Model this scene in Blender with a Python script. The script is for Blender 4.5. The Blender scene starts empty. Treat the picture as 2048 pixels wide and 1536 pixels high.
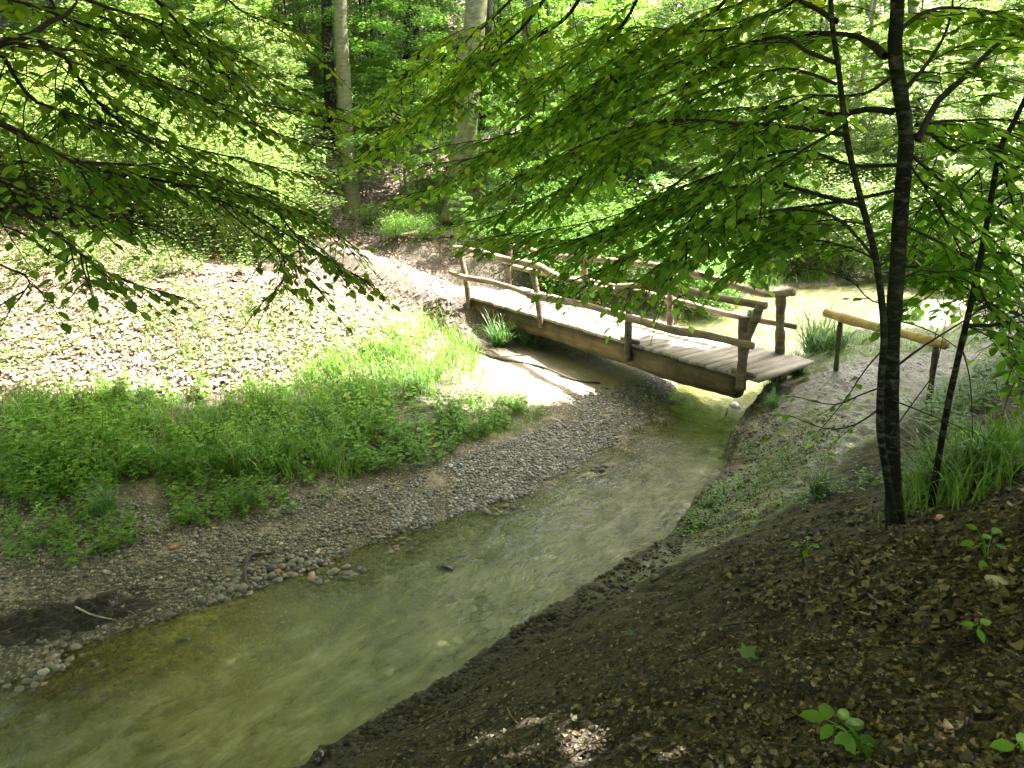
import bpy, math, random
import numpy as np
from mathutils import Vector

random.seed(7); rng = np.random.default_rng(11)
S = bpy.context.scene
col = S.collection

# ------------------------------------------------------------------ camera
CZ, PITCH, FPX = 4.6, math.radians(19.0), 1538.0
cam = bpy.data.cameras.new('camera'); cam.lens = FPX/2048*36; cam.sensor_width = 36
cam.clip_start = 0.05; cam.clip_end = 800
co = bpy.data.objects.new('camera', cam); col.objects.link(co)
co.location = (0, 0, CZ); co.rotation_euler = (math.pi/2-PITCH, 0, 0); S.camera = co
# ------------------------------------------------------------------ sky, sun, exposure
SUN_AZ, SUN_EL = math.radians(27), math.radians(60)      # azimuth from +x towards +y
SV = np.array([math.cos(SUN_AZ)*math.cos(SUN_EL), math.sin(SUN_AZ)*math.cos(SUN_EL), math.sin(SUN_EL)])
W = bpy.data.worlds.new('World'); S.world = W; W.use_nodes = True
nt = W.node_tree; sk = nt.nodes.new('ShaderNodeTexSky'); sk.sky_type = 'NISHITA'; sk.sun_disc = False
sk.sun_elevation = SUN_EL; sk.sun_rotation = math.pi/2-SUN_AZ; sk.dust_density = 5.0; sk.ozone_density = 0.3
nt.links.new(sk.outputs[0], nt.nodes['Background'].inputs[0]); nt.nodes['Background'].inputs[1].default_value = 0.15
sl = bpy.data.lights.new('sun', 'SUN'); sl.energy = 5.0; sl.angle = math.radians(0.5); sl.color = (1, .95, .86)
so = bpy.data.objects.new('sun', sl); col.objects.link(so)
so.rotation_euler = Vector(SV).to_track_quat('Z', 'Y').to_euler(); so.location = tuple(SV*60)
S.view_settings.view_transform = 'Standard'; S.view_settings.look = 'None'
S.view_settings.exposure = 3.15; S.view_settings.gamma = 1
S.render.engine = 'CYCLES'
S.cycles.max_bounces = 8; S.cycles.transmission_bounces = 6; S.cycles.transparent_max_bounces = 8
S.cycles.sample_clamp_indirect = 6; S.cycles.caustics_reflective = False; S.cycles.caustics_refractive = False

# ------------------------------------------------------------------ pixel helpers (photo pixels -> places in the world)
cp, sp = math.cos(PITCH), math.sin(PITCH)
def ray(px, py):
    d = (np.asarray(px, float)-1024)/FPX; e = (768-np.asarray(py, float))/FPX
    return np.stack([d, cp+e*sp, -sp+e*cp], -1)
C0 = np.array([0, 0, CZ])
def at_z(px, py, z): r = ray(px, py); t = (np.asarray(z)-CZ)/r[..., 2]; return C0+r*t[..., None]
def at_y(px, py, Y): r = ray(px, py); t = np.asarray(Y)/r[..., 1]; return C0+r*t[..., None]

def sstep(a, b, x): t = np.clip((x-a)/(b-a), 0, 1); return t*t*(3-2*t)
def vnoise(x, y, f=1.0, seed=0):
    x = np.asarray(x)*f+seed*17.3; y = np.asarray(y)*f+seed*9.1
    xi = np.floor(x).astype(np.int64); yi = np.floor(y).astype(np.int64); u = x-xi; v = y-yi
    u = u*u*(3-2*u); v = v*v*(3-2*v)
    def h(i, j):
        n = (i*374761393+j*668265263+seed*974711) & 0x7fffffff
        n = ((n ^ (n >> 13))*1274126177) & 0x7fffffff
        return ((n ^ (n >> 16)) & 0xffff)/65535.0
    return (h(xi, yi)*(1-u)+h(xi+1, yi)*u)*(1-v)+(h(xi, yi+1)*(1-u)+h(xi+1, yi+1)*u)*v-.5
def fbm(x, y, f, o=3, seed=0):
    s = 0
    for k in range(o): s = s+vnoise(x, y, f*2**k, seed+k)*.5**k
    return s
def pdist(P, L):
    """distance, signed side (+ = right of the walking direction), segment position, for every point to a polyline"""
    best = np.full(len(P), 1e9); side = np.zeros(len(P)); par = np.zeros(len(P))
    for i in range(len(L)-1):
        a = L[i]; d = L[i+1]-a; l2 = d@d
        t = np.clip(((P-a)@d)/l2, 0, 1); q = P-a-t[:, None]*d
        dd = np.hypot(q[:, 0], q[:, 1]); m = dd < best-1e-9
        best[m] = dd[m]; par[m] = i+t[m]
        side[m] = np.sign(d[1]*(P[m, 0]-a[0])-d[0]*(P[m, 1]-a[1]))
    return best, side, par
def inpoly(P, G):
    c = np.zeros(len(P), bool); j = len(G)-1
    for i in range(len(G)):
        a, b = G[i], G[j]
        m = (a[1] > P[:, 1]) != (b[1] > P[:, 1])
        with np.errstate(divide='ignore', invalid='ignore'):
            xx = (b[0]-a[0])*(P[:, 1]-a[1])/(b[1]-a[1])+a[0]
        c ^= m & (P[:, 0] < xx); j = i
    return c

# ------------------------------------------------------------------ terrain
def px2(L, z): return [tuple(at_z(a, b, z)[:2]) for a, b in L]
LS = np.array([(-60, -4), (-14, 3.4), (-8, 4.9)] + px2([(0, 1335), (130, 1300), (250, 1262), (400, 1215), (500, 1185), (650, 1125), (760, 1080), (900, 1035), (1000, 1000),
      (1150, 935), (1210, 890), (1290, 850), (1340, 800), (1362, 752), (1335, 695), (1310, 665), (1390, 612), (1500, 582), (1700, 562), (2000, 545)], 0) + [(40, 24), (70, 24)])
RLP = [(590, 1536, .9), (740, 1440, .85), (900, 1350, .8), (985, 1285, .75), (1100, 1215, .7), (1250, 1120, .62), (1330, 1075, .55), (1390, 1010, .48), (1412, 970, .4), (1462, 932, .32),
       (1495, 890, .38), (1480, 850, .45), (1500, 815, .5), (1535, 775, .55), (1600, 690, .4), (1660, 655, .3), (1780, 640, .25), (2000, 632, .25)]
RL = np.array([(-60, -60), (-10, -6.5), (-4.2, 0.2)] + [tuple(at_z(a, b, z)[:2]) for a, b, z in RLP] + [(40, 16.5), (70, 16)])
RLZ = np.array([.9, .9, .9]+[p[2] for p in RLP]+[.25, .25])
STREAM = np.concatenate([LS, RL[::-1]])
FL = np.array([(-60, 6), (-14, 9.6), (-6, 11.2), (-2.6, 12.0), (-1.5, 13.2), (-1.2, 15.2), (-2.4, 17.2), (-4, 19)])[::-1]      # foot of the littered slope
BF = np.array([(-60, 14), (-20, 18), (-8, 21.3), (-4, 22.6), (0, 20.7), (2, 20.4), (4.5, 23), (10, 28.5), (20, 31), (70, 30)])[::-1]  # foot of the wooded hillside
PA = np.array([(-.6, 16.9), (-1.5, 17.0), (-2.9, 18.9), (-4.6, 20.9), (-8, 22.0), (-14, 23)]); PAZ = np.array([1.0, 1.0, 1.12, 1.3, 1.6, 2.0])
CF = np.array([(-60, -66), (-9.6, -7), (-3.9, -.1)] + px2([(640, 1536), (910, 1375), (1120, 1235), (1260, 1150), (1345, 1130), (1500, 1055), (1600, 1000), (1700, 905), (1800, 850), (1960, 745), (2100, 690)], .9) + [(16, 16), (40, 19), (70, 20)])
def H(x, y, fine=True):
    x = np.asarray(x, float).ravel(); y = np.asarray(y, float).ravel(); P = np.stack([x, y], 1)
    ins = inpoly(P, STREAM)
    dl, _, _ = pdist(P, LS); dr, rs, rp = pdist(P, RL)
    lip = np.interp(rp, np.arange(len(RLZ)), RLZ)
    _, fs, _ = (0, 0, 0); df, fs, _ = pdist(P, FL); df = df*fs
    db, bs, _ = pdist(P, BF); db = db*bs
    dh, hs, _ = pdist(P, CF); dh = dh*hs
    n1 = fbm(x, y, .5, 3, 1); n2 = fbm(x, y, 2.2, 3, 5); n3 = fbm(x, y, 7, 2, 9)
    bed = -.015-.36*sstep(0, 2.2, dl)+.10*n2
    zin = lip+(bed-lip)*sstep(0, .28, dr+.10*n3)
    zl = .012+.40*(1-np.exp(-dl/2.6))+2.7*(1-np.exp(-.2*np.clip(df, 0, None)))+.12*n1*sstep(.5, 3, dl)+.05*n2*sstep(.2, 2, dl)
    zb = 1.2+.40*db+.8*n1; zb = np.where(db > 20, 1.2+8+.22*(db-20)+.8*n1, zb)
    k = .35; hh = np.clip(.5+.5*(zb-zl)/k, 0, 1); zl = zl+(zb-zl)*hh+k*hh*(1-hh)
    pd, _, pp = pdist(P, PA); w = sstep(1.4, .35, pd); zl = zl*(1-w)+np.interp(pp, np.arange(len(PAZ)), PAZ)*w
    hl = np.clip(dh, 0, None)
    zr = lip+(.95-lip)*sstep(.0, 1.1, dr)+4.6*np.tanh(.70*hl/4.6)+.10*n1*sstep(0, 2, hl)+.05*n2+.04*n3+.035*fbm(x, y, 15, 2, 13)
    left = dl < dr
    z = np.where(ins, zin, np.where(left, zl, zr))
    if fine: z = z+.012*n3+.02*n2
    return z
def axis(a, b, st, lo, hi, g=1.09):
    v = list(np.arange(a, b, st)); s = st
    while v[-1] < hi: s *= g; v.append(v[-1]+s)
    s = st; w = [v[0]]
    while w[-1] > lo: s *= g; w.append(w[-1]-s)
    return np.array(w[:0:-1]+v)
gx = axis(-5, 6, .036, -260, 260, 1.07); gy = axis(1.0, 12.5, .036, -40, 420, 1.07)
XX, YY = np.meshgrid(gx, gy); HRAW = H; ZZ = HRAW(XX, YY).reshape(XX.shape)
def H(x, y, fine=True):
    """height of the ground sheet itself"""
    x = np.asarray(x, float).ravel(); y = np.asarray(y, float).ravel()
    i = np.clip(np.searchsorted(gx, x)-1, 0, len(gx)-2); j = np.clip(np.searchsorted(gy, y)-1, 0, len(gy)-2)
    u = np.clip((x-gx[i])/(gx[i+1]-gx[i]), 0, 1); v = np.clip((y-gy[j])/(gy[j+1]-gy[j]), 0, 1)
    return (ZZ[j, i]*(1-u)+ZZ[j, i+1]*u)*(1-v)+(ZZ[j+1, i]*(1-u)+ZZ[j+1, i+1]*u)*v
def hz(x, y): return float(H([x], [y])[0])
def hit(px, py):
    r = ray(px, py).reshape(-1, 3); t = np.full(len(r), 1.2); done = np.zeros(len(r), bool); step = .12
    for i in range(330):
        a = np.where(~done)[0]
        if not len(a): break
        p = C0+r[a]*t[a, None]; under = p[:, 2] < H(p[:, 0], p[:, 1], False)
        done[a[under]] = True
        t[a[~under]] += np.maximum(.06, .012*t[a[~under]])
    lo = t-np.maximum(.06, .012*t); hi = t.copy()
    for i in range(6):
        m = (lo+hi)/2; p = C0+r*m[:, None]; u = p[:, 2] < H(p[:, 0], p[:, 1], False)
        hi = np.where(u, m, hi); lo = np.where(u, lo, m)
    p = C0+r*hi[:, None]; p[:, 2] = H(p[:, 0], p[:, 1]); return p
def hit1(px, py): return hit([px], [py])[0]
def sample_px(poly, n, pad=0):
    """points on the ground spread over an outline in the photograph"""
    G = np.array(poly, float); out = []; lo = G.min(0); hi = G.max(0)
    while sum(map(len, out)) < n:
        q = lo+rng.random((n*2, 2))*(hi-lo); out.append(q[inpoly(q, G)])
    q = np.concatenate(out)[:n]; return hit(q[:, 0], q[:, 1])

# ------------------------------------------------------------------ objects
def tag(o, label=None, cat=None, group=None, kind=None):
    if label: o['label'] = label
    if cat: o['category'] = cat
    if group: o['group'] = group
    if kind: o['kind'] = kind
    return o
def empty(name, loc, label, cat, group=None):
    o = bpy.data.objects.new(name, None); col.objects.link(o); o.location = tuple(map(float, loc)); o.empty_display_size = .2
    return tag(o, label, cat, group)
def mesh_obj(name, V, F, mat, parent=None, smooth=False, attrs=None):
    V = np.asarray(V, np.float32); F = np.asarray(F, np.int32); k = F.shape[1]
    me = bpy.data.meshes.new(name); me.vertices.add(len(V)); me.vertices.foreach_set('co', V.ravel())
    me.loops.add(F.size); me.loops.foreach_set('vertex_index', F.ravel())
    me.polygons.add(len(F)); me.polygons.foreach_set('loop_start', np.arange(0, F.size, k, dtype=np.int32))
    me.polygons.foreach_set('loop_total', np.full(len(F), k, np.int32))
    if smooth: me.polygons.foreach_set('use_smooth', np.ones(len(F), bool))
    for n, a in (attrs or {}).items():
        at = me.attributes.new(n, 'FLOAT', 'POINT'); at.data.foreach_set('value', np.asarray(a, np.float32))
    me.materials.append(mat); me.update(calc_edges=True)
    o = bpy.data.objects.new(name, me); col.objects.link(o)
    if parent:
        o.parent = parent
    return o
class Buf:
    """collects triangles in world space; .build makes one object, relative to its parent's place"""
    def __init__(s): s.V = []; s.F = []; s.n = 0
    def add(s, V, F): V = np.asarray(V, float); s.V.append(V); s.F.append(np.asarray(F)+s.n); s.n += len(V)
    def build(s, name, mat, parent=None, smooth=True):
        V = np.concatenate(s.V); F = np.concatenate(s.F); base = np.zeros(3)
        p = parent
        while p is not None: base = base+np.array(p.location); p = p.parent
        o = mesh_obj(name, V-base, F, mat, parent, smooth); return o
def norm(v): v = np.asarray(v, float); return v/np.maximum(np.linalg.norm(v, axis=-1, keepdims=True), 1e-9)
def smoothline(P, n):
    """Catmull-Rom through the points"""
    P = np.asarray(P, float); E = np.concatenate([[2*P[0]-P[1]], P, [2*P[-1]-P[-2]]]); m = len(P)-1
    u = np.linspace(0, m, n); i = np.minimum(u.astype(int), m-1); t = (u-i)[:, None]
    a, b, c, d = E[i], E[i+1], E[i+2], E[i+3]
    return .5*(2*b+(c-a)*t+(2*a-5*b+4*c-d)*t**2+(3*b-a-3*c+d)*t**3)
def tube(buf, P, r, sides=6, wob=0.0, cap=True, squash=None):
    P = np.asarray(P, float); n = len(P); r = np.broadcast_to(np.asarray(r, float), (n,)) if np.ndim(r) < 2 else r
    T = norm(np.gradient(P, axis=0)); up = np.array([0, 0, 1.0]) if abs(T[:, 2]).mean() < .8 else np.array([1.0, 0, 0])
    A = norm(np.cross(T, up)); B = np.cross(A, T)
    th = np.linspace(0, 2*math.pi, sides, endpoint=False)
    R = r[:, None]*np.ones(sides)
    if wob: R = R*(1+wob*(rng.random((n, sides))-.5)*2)
    V = P[:, None]+R[..., None]*(np.cos(th)[None, :, None]*A[:, None]+np.sin(th)[None, :, None]*B[:, None])
    V = V.reshape(-1, 3); F = []
    i = np.arange(n-1)[:, None]*sides; j = np.arange(sides)[None]; jn = (j+1) % sides
    a = (i+j).ravel(); b = (i+jn).ravel(); c = (i+sides+jn).ravel(); d = (i+sides+j).ravel()
    F = np.concatenate([np.stack([a, b, c], 1), np.stack([a, c, d], 1)])
    if cap:
        V = np.concatenate([V, P[:1], P[-1:]]); k = n*sides; jj = np.arange(sides); jn = (jj+1) % sides
        F = np.concatenate([F, np.stack([np.full(sides, k), jn, jj], 1), np.stack([np.full(sides, k+1), (n-1)*sides+jj, (n-1)*sides+jn], 1)])
    buf.add(V, F)
def box(buf, c, X, Y, Z):
    c = np.asarray(c, float); X, Y, Z = map(lambda v: np.asarray(v, float), (X, Y, Z))
    V = np.array([c+a*X+b*Y+d*Z for a in (-1, 1) for b in (-1, 1) for d in (-1, 1)])
    F = [(0, 1, 3), (0, 3, 2), (4, 6, 7), (4, 7, 5), (0, 4, 5), (0, 5, 1), (2, 3, 7), (2, 7, 6), (0, 2, 6), (0, 6, 4), (1, 5, 7), (1, 7, 3)]
    buf.add(V, F)
# leaf outlines: (along, across, lift); triangles
LEAF = (np.array([(0, 0, 0), (.15, 0, -.02), (.42, 0, -.035), (.72, 0, -.04), (1, 0, -.10), (.15, .20, .03), (.42, .31, .045), (.72, .23, .02), (.15, -.20, .03), (.42, -.31, .045), (.72, -.23, .02)]),
        np.array([(0, 1, 5), (1, 2, 6), (1, 6, 5), (2, 3, 7), (2, 7, 6), (3, 4, 7), (0, 8, 1), (1, 9, 2), (1, 8, 9), (2, 10, 3), (2, 9, 10), (3, 10, 4)]))
KITE = (np.array([(0, 0, 0), (.45, .32, .05), (1, 0, -.06), (.45, -.32, .05), (.5, 0, -.03)]), np.array([(0, 4, 1), (4, 2, 1), (0, 3, 4), (4, 3, 2)]))
QUAD = (np.array([(0, 0, 0), (.45, .34, .06), (1, 0, -.05), (.45, -.34, .06)]), np.array([(0, 2, 1), (0, 3, 2)]))
def _blade(w, bend):
    t = np.linspace(0, 1, 6); ang = bend*t; x = np.cumsum(np.r_[0, np.cos(math.pi/2-ang[:-1]-.0)])*0
    p = [np.zeros(2)]
    for i in range(5): a = .15+bend*(i/4)**1.4; p.append(p[-1]+.2*np.array([math.sin(a), math.cos(a)]))
    V = []
    for i in range(6):
        ww = w*(1-(i/5)**2)*.5 if i < 5 else 0
        V += [(p[i][0], ww, p[i][1]), (p[i][0], -ww, p[i][1])]
    F = []
    for i in range(5): F += [(2*i, 2*i+1, 2*i+3), (2*i, 2*i+3, 2*i+2)]
    return np.array(V), np.array(F)
BLADES = [_blade(.022, b) for b in (.5, 1.1, 1.7, 2.3)]
class Leaves:
    def __init__(s): s.p = []; s.d = []; s.n = []; s.l = []
    def add(s, p, d, n, l): s.p.append(np.atleast_2d(p)); s.d.append(np.atleast_2d(d)); s.n.append(np.atleast_2d(n)); s.l.append(np.atleast_1d(l))
    def arrays(s): return np.concatenate(s.p), np.concatenate(s.d), np.concatenate(s.n), np.concatenate(s.l)
    def build(s, name, tmpl, mat, parent=None, keep=None):
        p, d, n, l = s.arrays()
        if keep is not None: k = keep(p); p, d, n, l = p[k], d[k], n[k], l[k]
        X = norm(d); Z = norm(n-(n*X).sum(1, keepdims=True)*X); Y = np.cross(Z, X)
        base = np.zeros(3); q = parent
        while q is not None: base = base+np.array(q.location); q = q.parent
        tv, tf = tmpl; m = len(tv)
        V = (p-base)[:, None]+l[:, None, None]*(tv[None, :, 0, None]*X[:, None]+tv[None, :, 1, None]*Y[:, None]+tv[None, :, 2, None]*Z[:, None])
        F = (tf[None]+(np.arange(len(p))*m)[:, None, None]).reshape(-1, 3)
        return mesh_obj(name, V.reshape(-1, 3), F, mat, parent)
def scatter(buf, tmpl, p, X, Y, Z):
    tv, tf = tmpl; m = len(tv)
    V = p[:, None]+tv[None, :, 0, None]*X[:, None]+tv[None, :, 1, None]*Y[:, None]+tv[None, :, 2, None]*Z[:, None]
    buf.add(V.reshape(-1, 3), (tf[None]+(np.arange(len(p))*m)[:, None, None]).reshape(-1, 3))
def rnd(n, s=1.0): return (rng.random((n, 3))-.5)*2*s
def flat(n):
    a = rng.random(n)*2*math.pi; return np.stack([np.cos(a), np.sin(a), np.zeros(n)], 1)

# ------------------------------------------------------------------ materials
def mat(name):
    m = bpy.data.materials.new(name); m.use_nodes = True; t = m.node_tree; b = t.nodes['Principled BSDF']; return m, t, b
def N(t, kind, **kw):
    n = t.nodes.new('ShaderNode'+kind)
    for k, v in kw.items():
        if k.startswith('_'): setattr(n, k[1:], v)
        else: n.inputs[k.replace('__', ' ')].default_value = v
    return n
def ramp(t, src, stops):
    r = t.nodes.new('ShaderNodeValToRGB'); e = r.color_ramp.elements
    while len(e) < len(stops): e.new(.5)
    for x, (p, c) in zip(e, stops): x.position = p; x.color = (*c, 1) if len(c) == 3 else c
    t.links.new(src, r.inputs[0]); return r.outputs[0]
def mix(t, fac, a, b, mode='MIX'):
    n = t.nodes.new('ShaderNodeMix'); n.data_type = 'RGBA'; n.blend_type = mode
    for i, v in ((0, fac), (6, a), (7, b)):
        if isinstance(v, (int, float)): n.inputs[i].default_value = v
        elif isinstance(v, tuple): n.inputs[i].default_value = (*v, 1)
        else: t.links.new(v, n.inputs[i])
    return n.outputs[2]
def math_(t, op, a, b=0.0, clamp=False):
    n = t.nodes.new('ShaderNodeMath'); n.operation = op; n.use_clamp = clamp
    for i, v in ((0, a), (1, b)):
        if isinstance(v, (int, float)): n.inputs[i].default_value = v
        else: t.links.new(v, n.inputs[i])
    return n.outputs[0]
def bump(t, h, strength, dist, b):
    n = N(t, 'Bump', Strength=strength, Distance=dist); t.links.new(h, n.inputs['Height']); t.links.new(n.outputs[0], b.inputs['Normal']); return n
def noise(t, scale, detail=4, rough=.6, vec=None, dist=0.0):
    n = N(t, 'TexNoise', Scale=scale, Detail=detail, Roughness=rough, Distortion=dist)
    if vec is not None: t.links.new(vec, n.inputs['Vector'])
    return n
def coords(t, kind='Object'): return t.nodes.new('ShaderNodeTexCoord').outputs[kind]
def leaf_mat(name, stops, trans, tf=.45, rough=.45, spec=.35):
    m, t, b = mat(name); g = t.nodes.new('ShaderNodeNewGeometry'); oi = t.nodes.new('ShaderNodeObjectInfo')
    c = ramp(t, g.outputs['Random Per Island'], stops)
    hs = N(t, 'HueSaturation'); t.links.new(c, hs.inputs['Color'])
    t.links.new(math_(t, 'MULTIPLY_ADD', oi.outputs['Random'], .4), hs.inputs['Value'])
    hs.inputs['Value'].links[0].from_node.inputs[2].default_value = .8
    t.links.new(hs.outputs[0], b.inputs['Base Color']); b.inputs['Roughness'].default_value = rough; b.inputs['Specular IOR Level'].default_value = spec
    tr = t.nodes.new('ShaderNodeBsdfTranslucent'); t.links.new(mix(t, 1.0, hs.outputs[0], trans, 'MULTIPLY'), tr.inputs[0])
    mx = t.nodes.new('ShaderNodeMixShader'); mx.inputs[0].default_value = tf
    t.links.new(b.outputs[0], mx.inputs[1]); t.links.new(tr.outputs[0], mx.inputs[2]); t.links.new(mx.outputs[0], t.nodes['Material Output'].inputs[0])
    return m
G1 = [(0, (.05, .115, .018)), (.4, (.085, .18, .028)), (.8, (.13, .24, .042)), (1, (.19, .27, .05))]
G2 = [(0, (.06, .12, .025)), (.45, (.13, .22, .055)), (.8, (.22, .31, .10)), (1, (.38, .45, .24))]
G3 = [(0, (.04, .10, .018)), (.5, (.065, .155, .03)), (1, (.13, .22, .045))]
M_LEAF = leaf_mat('beech_leaf', G1, (4.0, 3.6, 1.9), .6)
M_LEAF_SUN = leaf_mat('sunlit_tint_leaf', G2, (1.9, 1.8, 1.2), .40, .34, .8)  # sunlight put into the colour: leaves paled towards white to look sunlit
M_LEAF_SHADE = leaf_mat('shaded_tint_leaf', G3, (3.2, 2.9, 1.6))  # shade put into the colour: darker leaf tone for plants out of the sun
M_ROOF = leaf_mat('canopy_leaf', G2, (4.7, 3.0, 1.1), .62)  # added roof leaves pass extra yellow-green light to warm the shade below
M_GRASS = leaf_mat('grass_blade', [(0, (.06, .14, .02)), (.6, (.11, .22, .035)), (.95, (.17, .26, .06)), (1, (.35, .32, .14))], (1.8, 1.9, 1.0), .35)
M_SEDGE = leaf_mat('sedge_blade', [(0, (.035, .09, .02)), (.6, (.06, .15, .035)), (1, (.14, .2, .07))], (1.8, 1.9, 1.2), .3, .35, .5)
M_WEED = leaf_mat('weed_leaf', [(0, (.055, .14, .018)), (.5, (.105, .235, .03)), (1, (.18, .31, .05))], (2.4, 2.2, 1.0), .45)
M_LITTER = leaf_mat('dead_leaf', [(0, (.08, .05, .035)), (.3, (.22, .15, .11)), (.65, (.36, .275, .22)), (1, (.54, .45, .38))], (.6, .5, .4), .15, .6, .3)
M_LITTER_WET = leaf_mat('damp_dead_leaf', [(0, (.02, .014, .008)), (.45, (.065, .048, .025)), (.8, (.15, .115, .06)), (1, (.30, .24, .145))], (.6, .5, .4), .12, .5, .4)

def bark_mat(name, base, dark, pale, moss, moss_amt, scale=6, lent=True):
    m, t, b = mat(name); c = coords(t)
    mp = N(t, 'Mapping'); t.links.new(c, mp.inputs[0]); mp.inputs['Scale'].default_value = (1, 1, 2.8 if lent else .25)
    n = noise(t, scale, 6, .65, mp.outputs[0]); n2 = noise(t, 1.3, 4, .6, c); n3 = noise(t, scale*4, 4, .7, mp.outputs[0])
    k = ramp(t, n.outputs[0], [(.3, dark), (.5, base), (.68, pale)])
    k = mix(t, math_(t, 'MULTIPLY', ramp(t, n2.outputs[0], [(.42, (0, 0, 0)), (.62, (1, 1, 1))]), moss_amt), k, moss)
    t.links.new(k, b.inputs['Base Color']); b.inputs['Roughness'].default_value = .85; b.inputs['Specular IOR Level'].default_value = .1
    bump(t, math_(t, 'ADD', n.outputs[0], math_(t, 'MULTIPLY', n3.outputs[0], .5)), .5, .02, b); return m
M_BARK_DARK = bark_mat('dark_bark', (.013, .011, .008), (.005, .004, .003), (.085, .08, .06), (.022, .028, .010), .5, 12)
M_BARK_BEECH = bark_mat('beech_bark', (.11, .112, .06), (.05, .05, .03), (.17, .168, .11), (.10, .115, .038), .9, 5)
M_BARK_MID = bark_mat('grey_bark', (.10, .095, .08), (.05, .045, .04), (.18, .17, .15), (.08, .09, .04), .6, 5)
M_TWIG = bark_mat('twig_bark', (.035, .03, .024), (.02, .016, .012), (.07, .06, .05), (.04, .04, .03), .3, 30)

def wood_mat(name, base, dark, pale, axis, scale=14, rough=.75):
    m, t, b = mat(name); c = coords(t); mp = N(t, 'Mapping'); t.links.new(c, mp.inputs[0])
    ang = math.atan2(axis[1], axis[0]); mp.inputs['Rotation'].default_value = (0, 0, -ang)
    mp2 = N(t, 'Mapping'); t.links.new(mp.outputs[0], mp2.inputs[0]); mp2.inputs['Scale'].default_value = (.07, 1, 1)
    n = noise(t, scale, 6, .65, mp2.outputs[0]); n2 = noise(t, 2.5, 4, .6, c); g = t.nodes.new('ShaderNodeNewGeometry')
    k = ramp(t, n.outputs[0], [(.3, dark), (.5, base), (.72, pale)])
    k = mix(t, ramp(t, n2.outputs[0], [(.45, (0, 0, 0)), (.7, (.6, .6, .6))]), k, dark)
    hs = N(t, 'HueSaturation'); t.links.new(k, hs.inputs['Color']); t.links.new(math_(t, 'ADD', math_(t, 'MULTIPLY', g.outputs['Random Per Island'], .35), .8), hs.inputs['Value'])
    t.links.new(hs.outputs[0], b.inputs['Base Color']); b.inputs['Roughness'].default_value = rough; b.inputs['Specular IOR Level'].default_value = .3
    bump(t, n.outputs[0], .6, .012, b); return m
BD = norm(np.array([.644, -.765, 0])); BN = np.array([.765, .644, 0])
M_PLANK = wood_mat('weathered_plank', (.30, .27, .235), (.15, .13, .11), (.42, .385, .34), BN[:2])
M_RAIL = wood_mat('peeled_log', (.19, .148, .098), (.065, .05, .034), (.37, .30, .215), BD[:2], 18)
M_POST = wood_mat('post_wood', (.13, .10, .066), (.04, .031, .021), (.26, .21, .148), (0, 0), 10)
M_BEAM = wood_mat('mossy_beam', (.10, .07, .036), (.012, .01, .007), (.22, .16, .085), BD[:2], 5)
M_YELLOW = wood_mat('fresh_log', (.44, .31, .12), (.22, .145, .06), (.58, .45, .22), (1, -.3), 10, .6)
M_DRIFT = wood_mat('wet_driftwood', (.07, .055, .04), (.03, .025, .018), (.13, .11, .085), (.5, 1), 20)
M_PALEWOOD = wood_mat('pale_twig', (.28, .25, .18), (.15, .13, .09), (.4, .37, .28), (1, -.5), 30)

def stone_mat(name, stops, rough=.55):
    m, t, b = mat(name); g = t.nodes.new('ShaderNodeNewGeometry'); c = coords(t)
    k = ramp(t, g.outputs['Random Per Island'], stops); n = noise(t, 60, 3, .6, c)
    k = mix(t, .35, k, ramp(t, n.outputs[0], [(.3, (.35, .35, .35)), (.7, (1, 1, 1))]), 'MULTIPLY')
    t.links.new(k, b.inputs['Base Color']); b.inputs['Roughness'].default_value = rough; bump(t, n.outputs[0], .3, .004, b); return m
M_PEB = stone_mat('pebble', [(0, (.04, .039, .03)), (.3, (.085, .083, .065)), (.6, (.14, .134, .10)), (.85, (.19, .172, .12)), (.93, (.19, .11, .065)), (1, (.38, .36, .28))])
M_PEB_GREY = stone_mat('grey_pebble', [(0, (.05, .05, .043)), (.5, (.13, .13, .115)), (.85, (.2, .2, .175)), (1, (.36, .355, .32))])
M_CLOD = stone_mat('soil_clod', [(0, (.014, .012, .007)), (.7, (.05, .042, .024)), (1, (.09, .078, .045))], .8)
M_PEB_DARK = stone_mat('muddy_pebble', [(0, (.03, .026, .02)), (.6, (.08, .07, .045)), (.9, (.14, .125, .085)), (1, (.30, .285, .2))])

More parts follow.
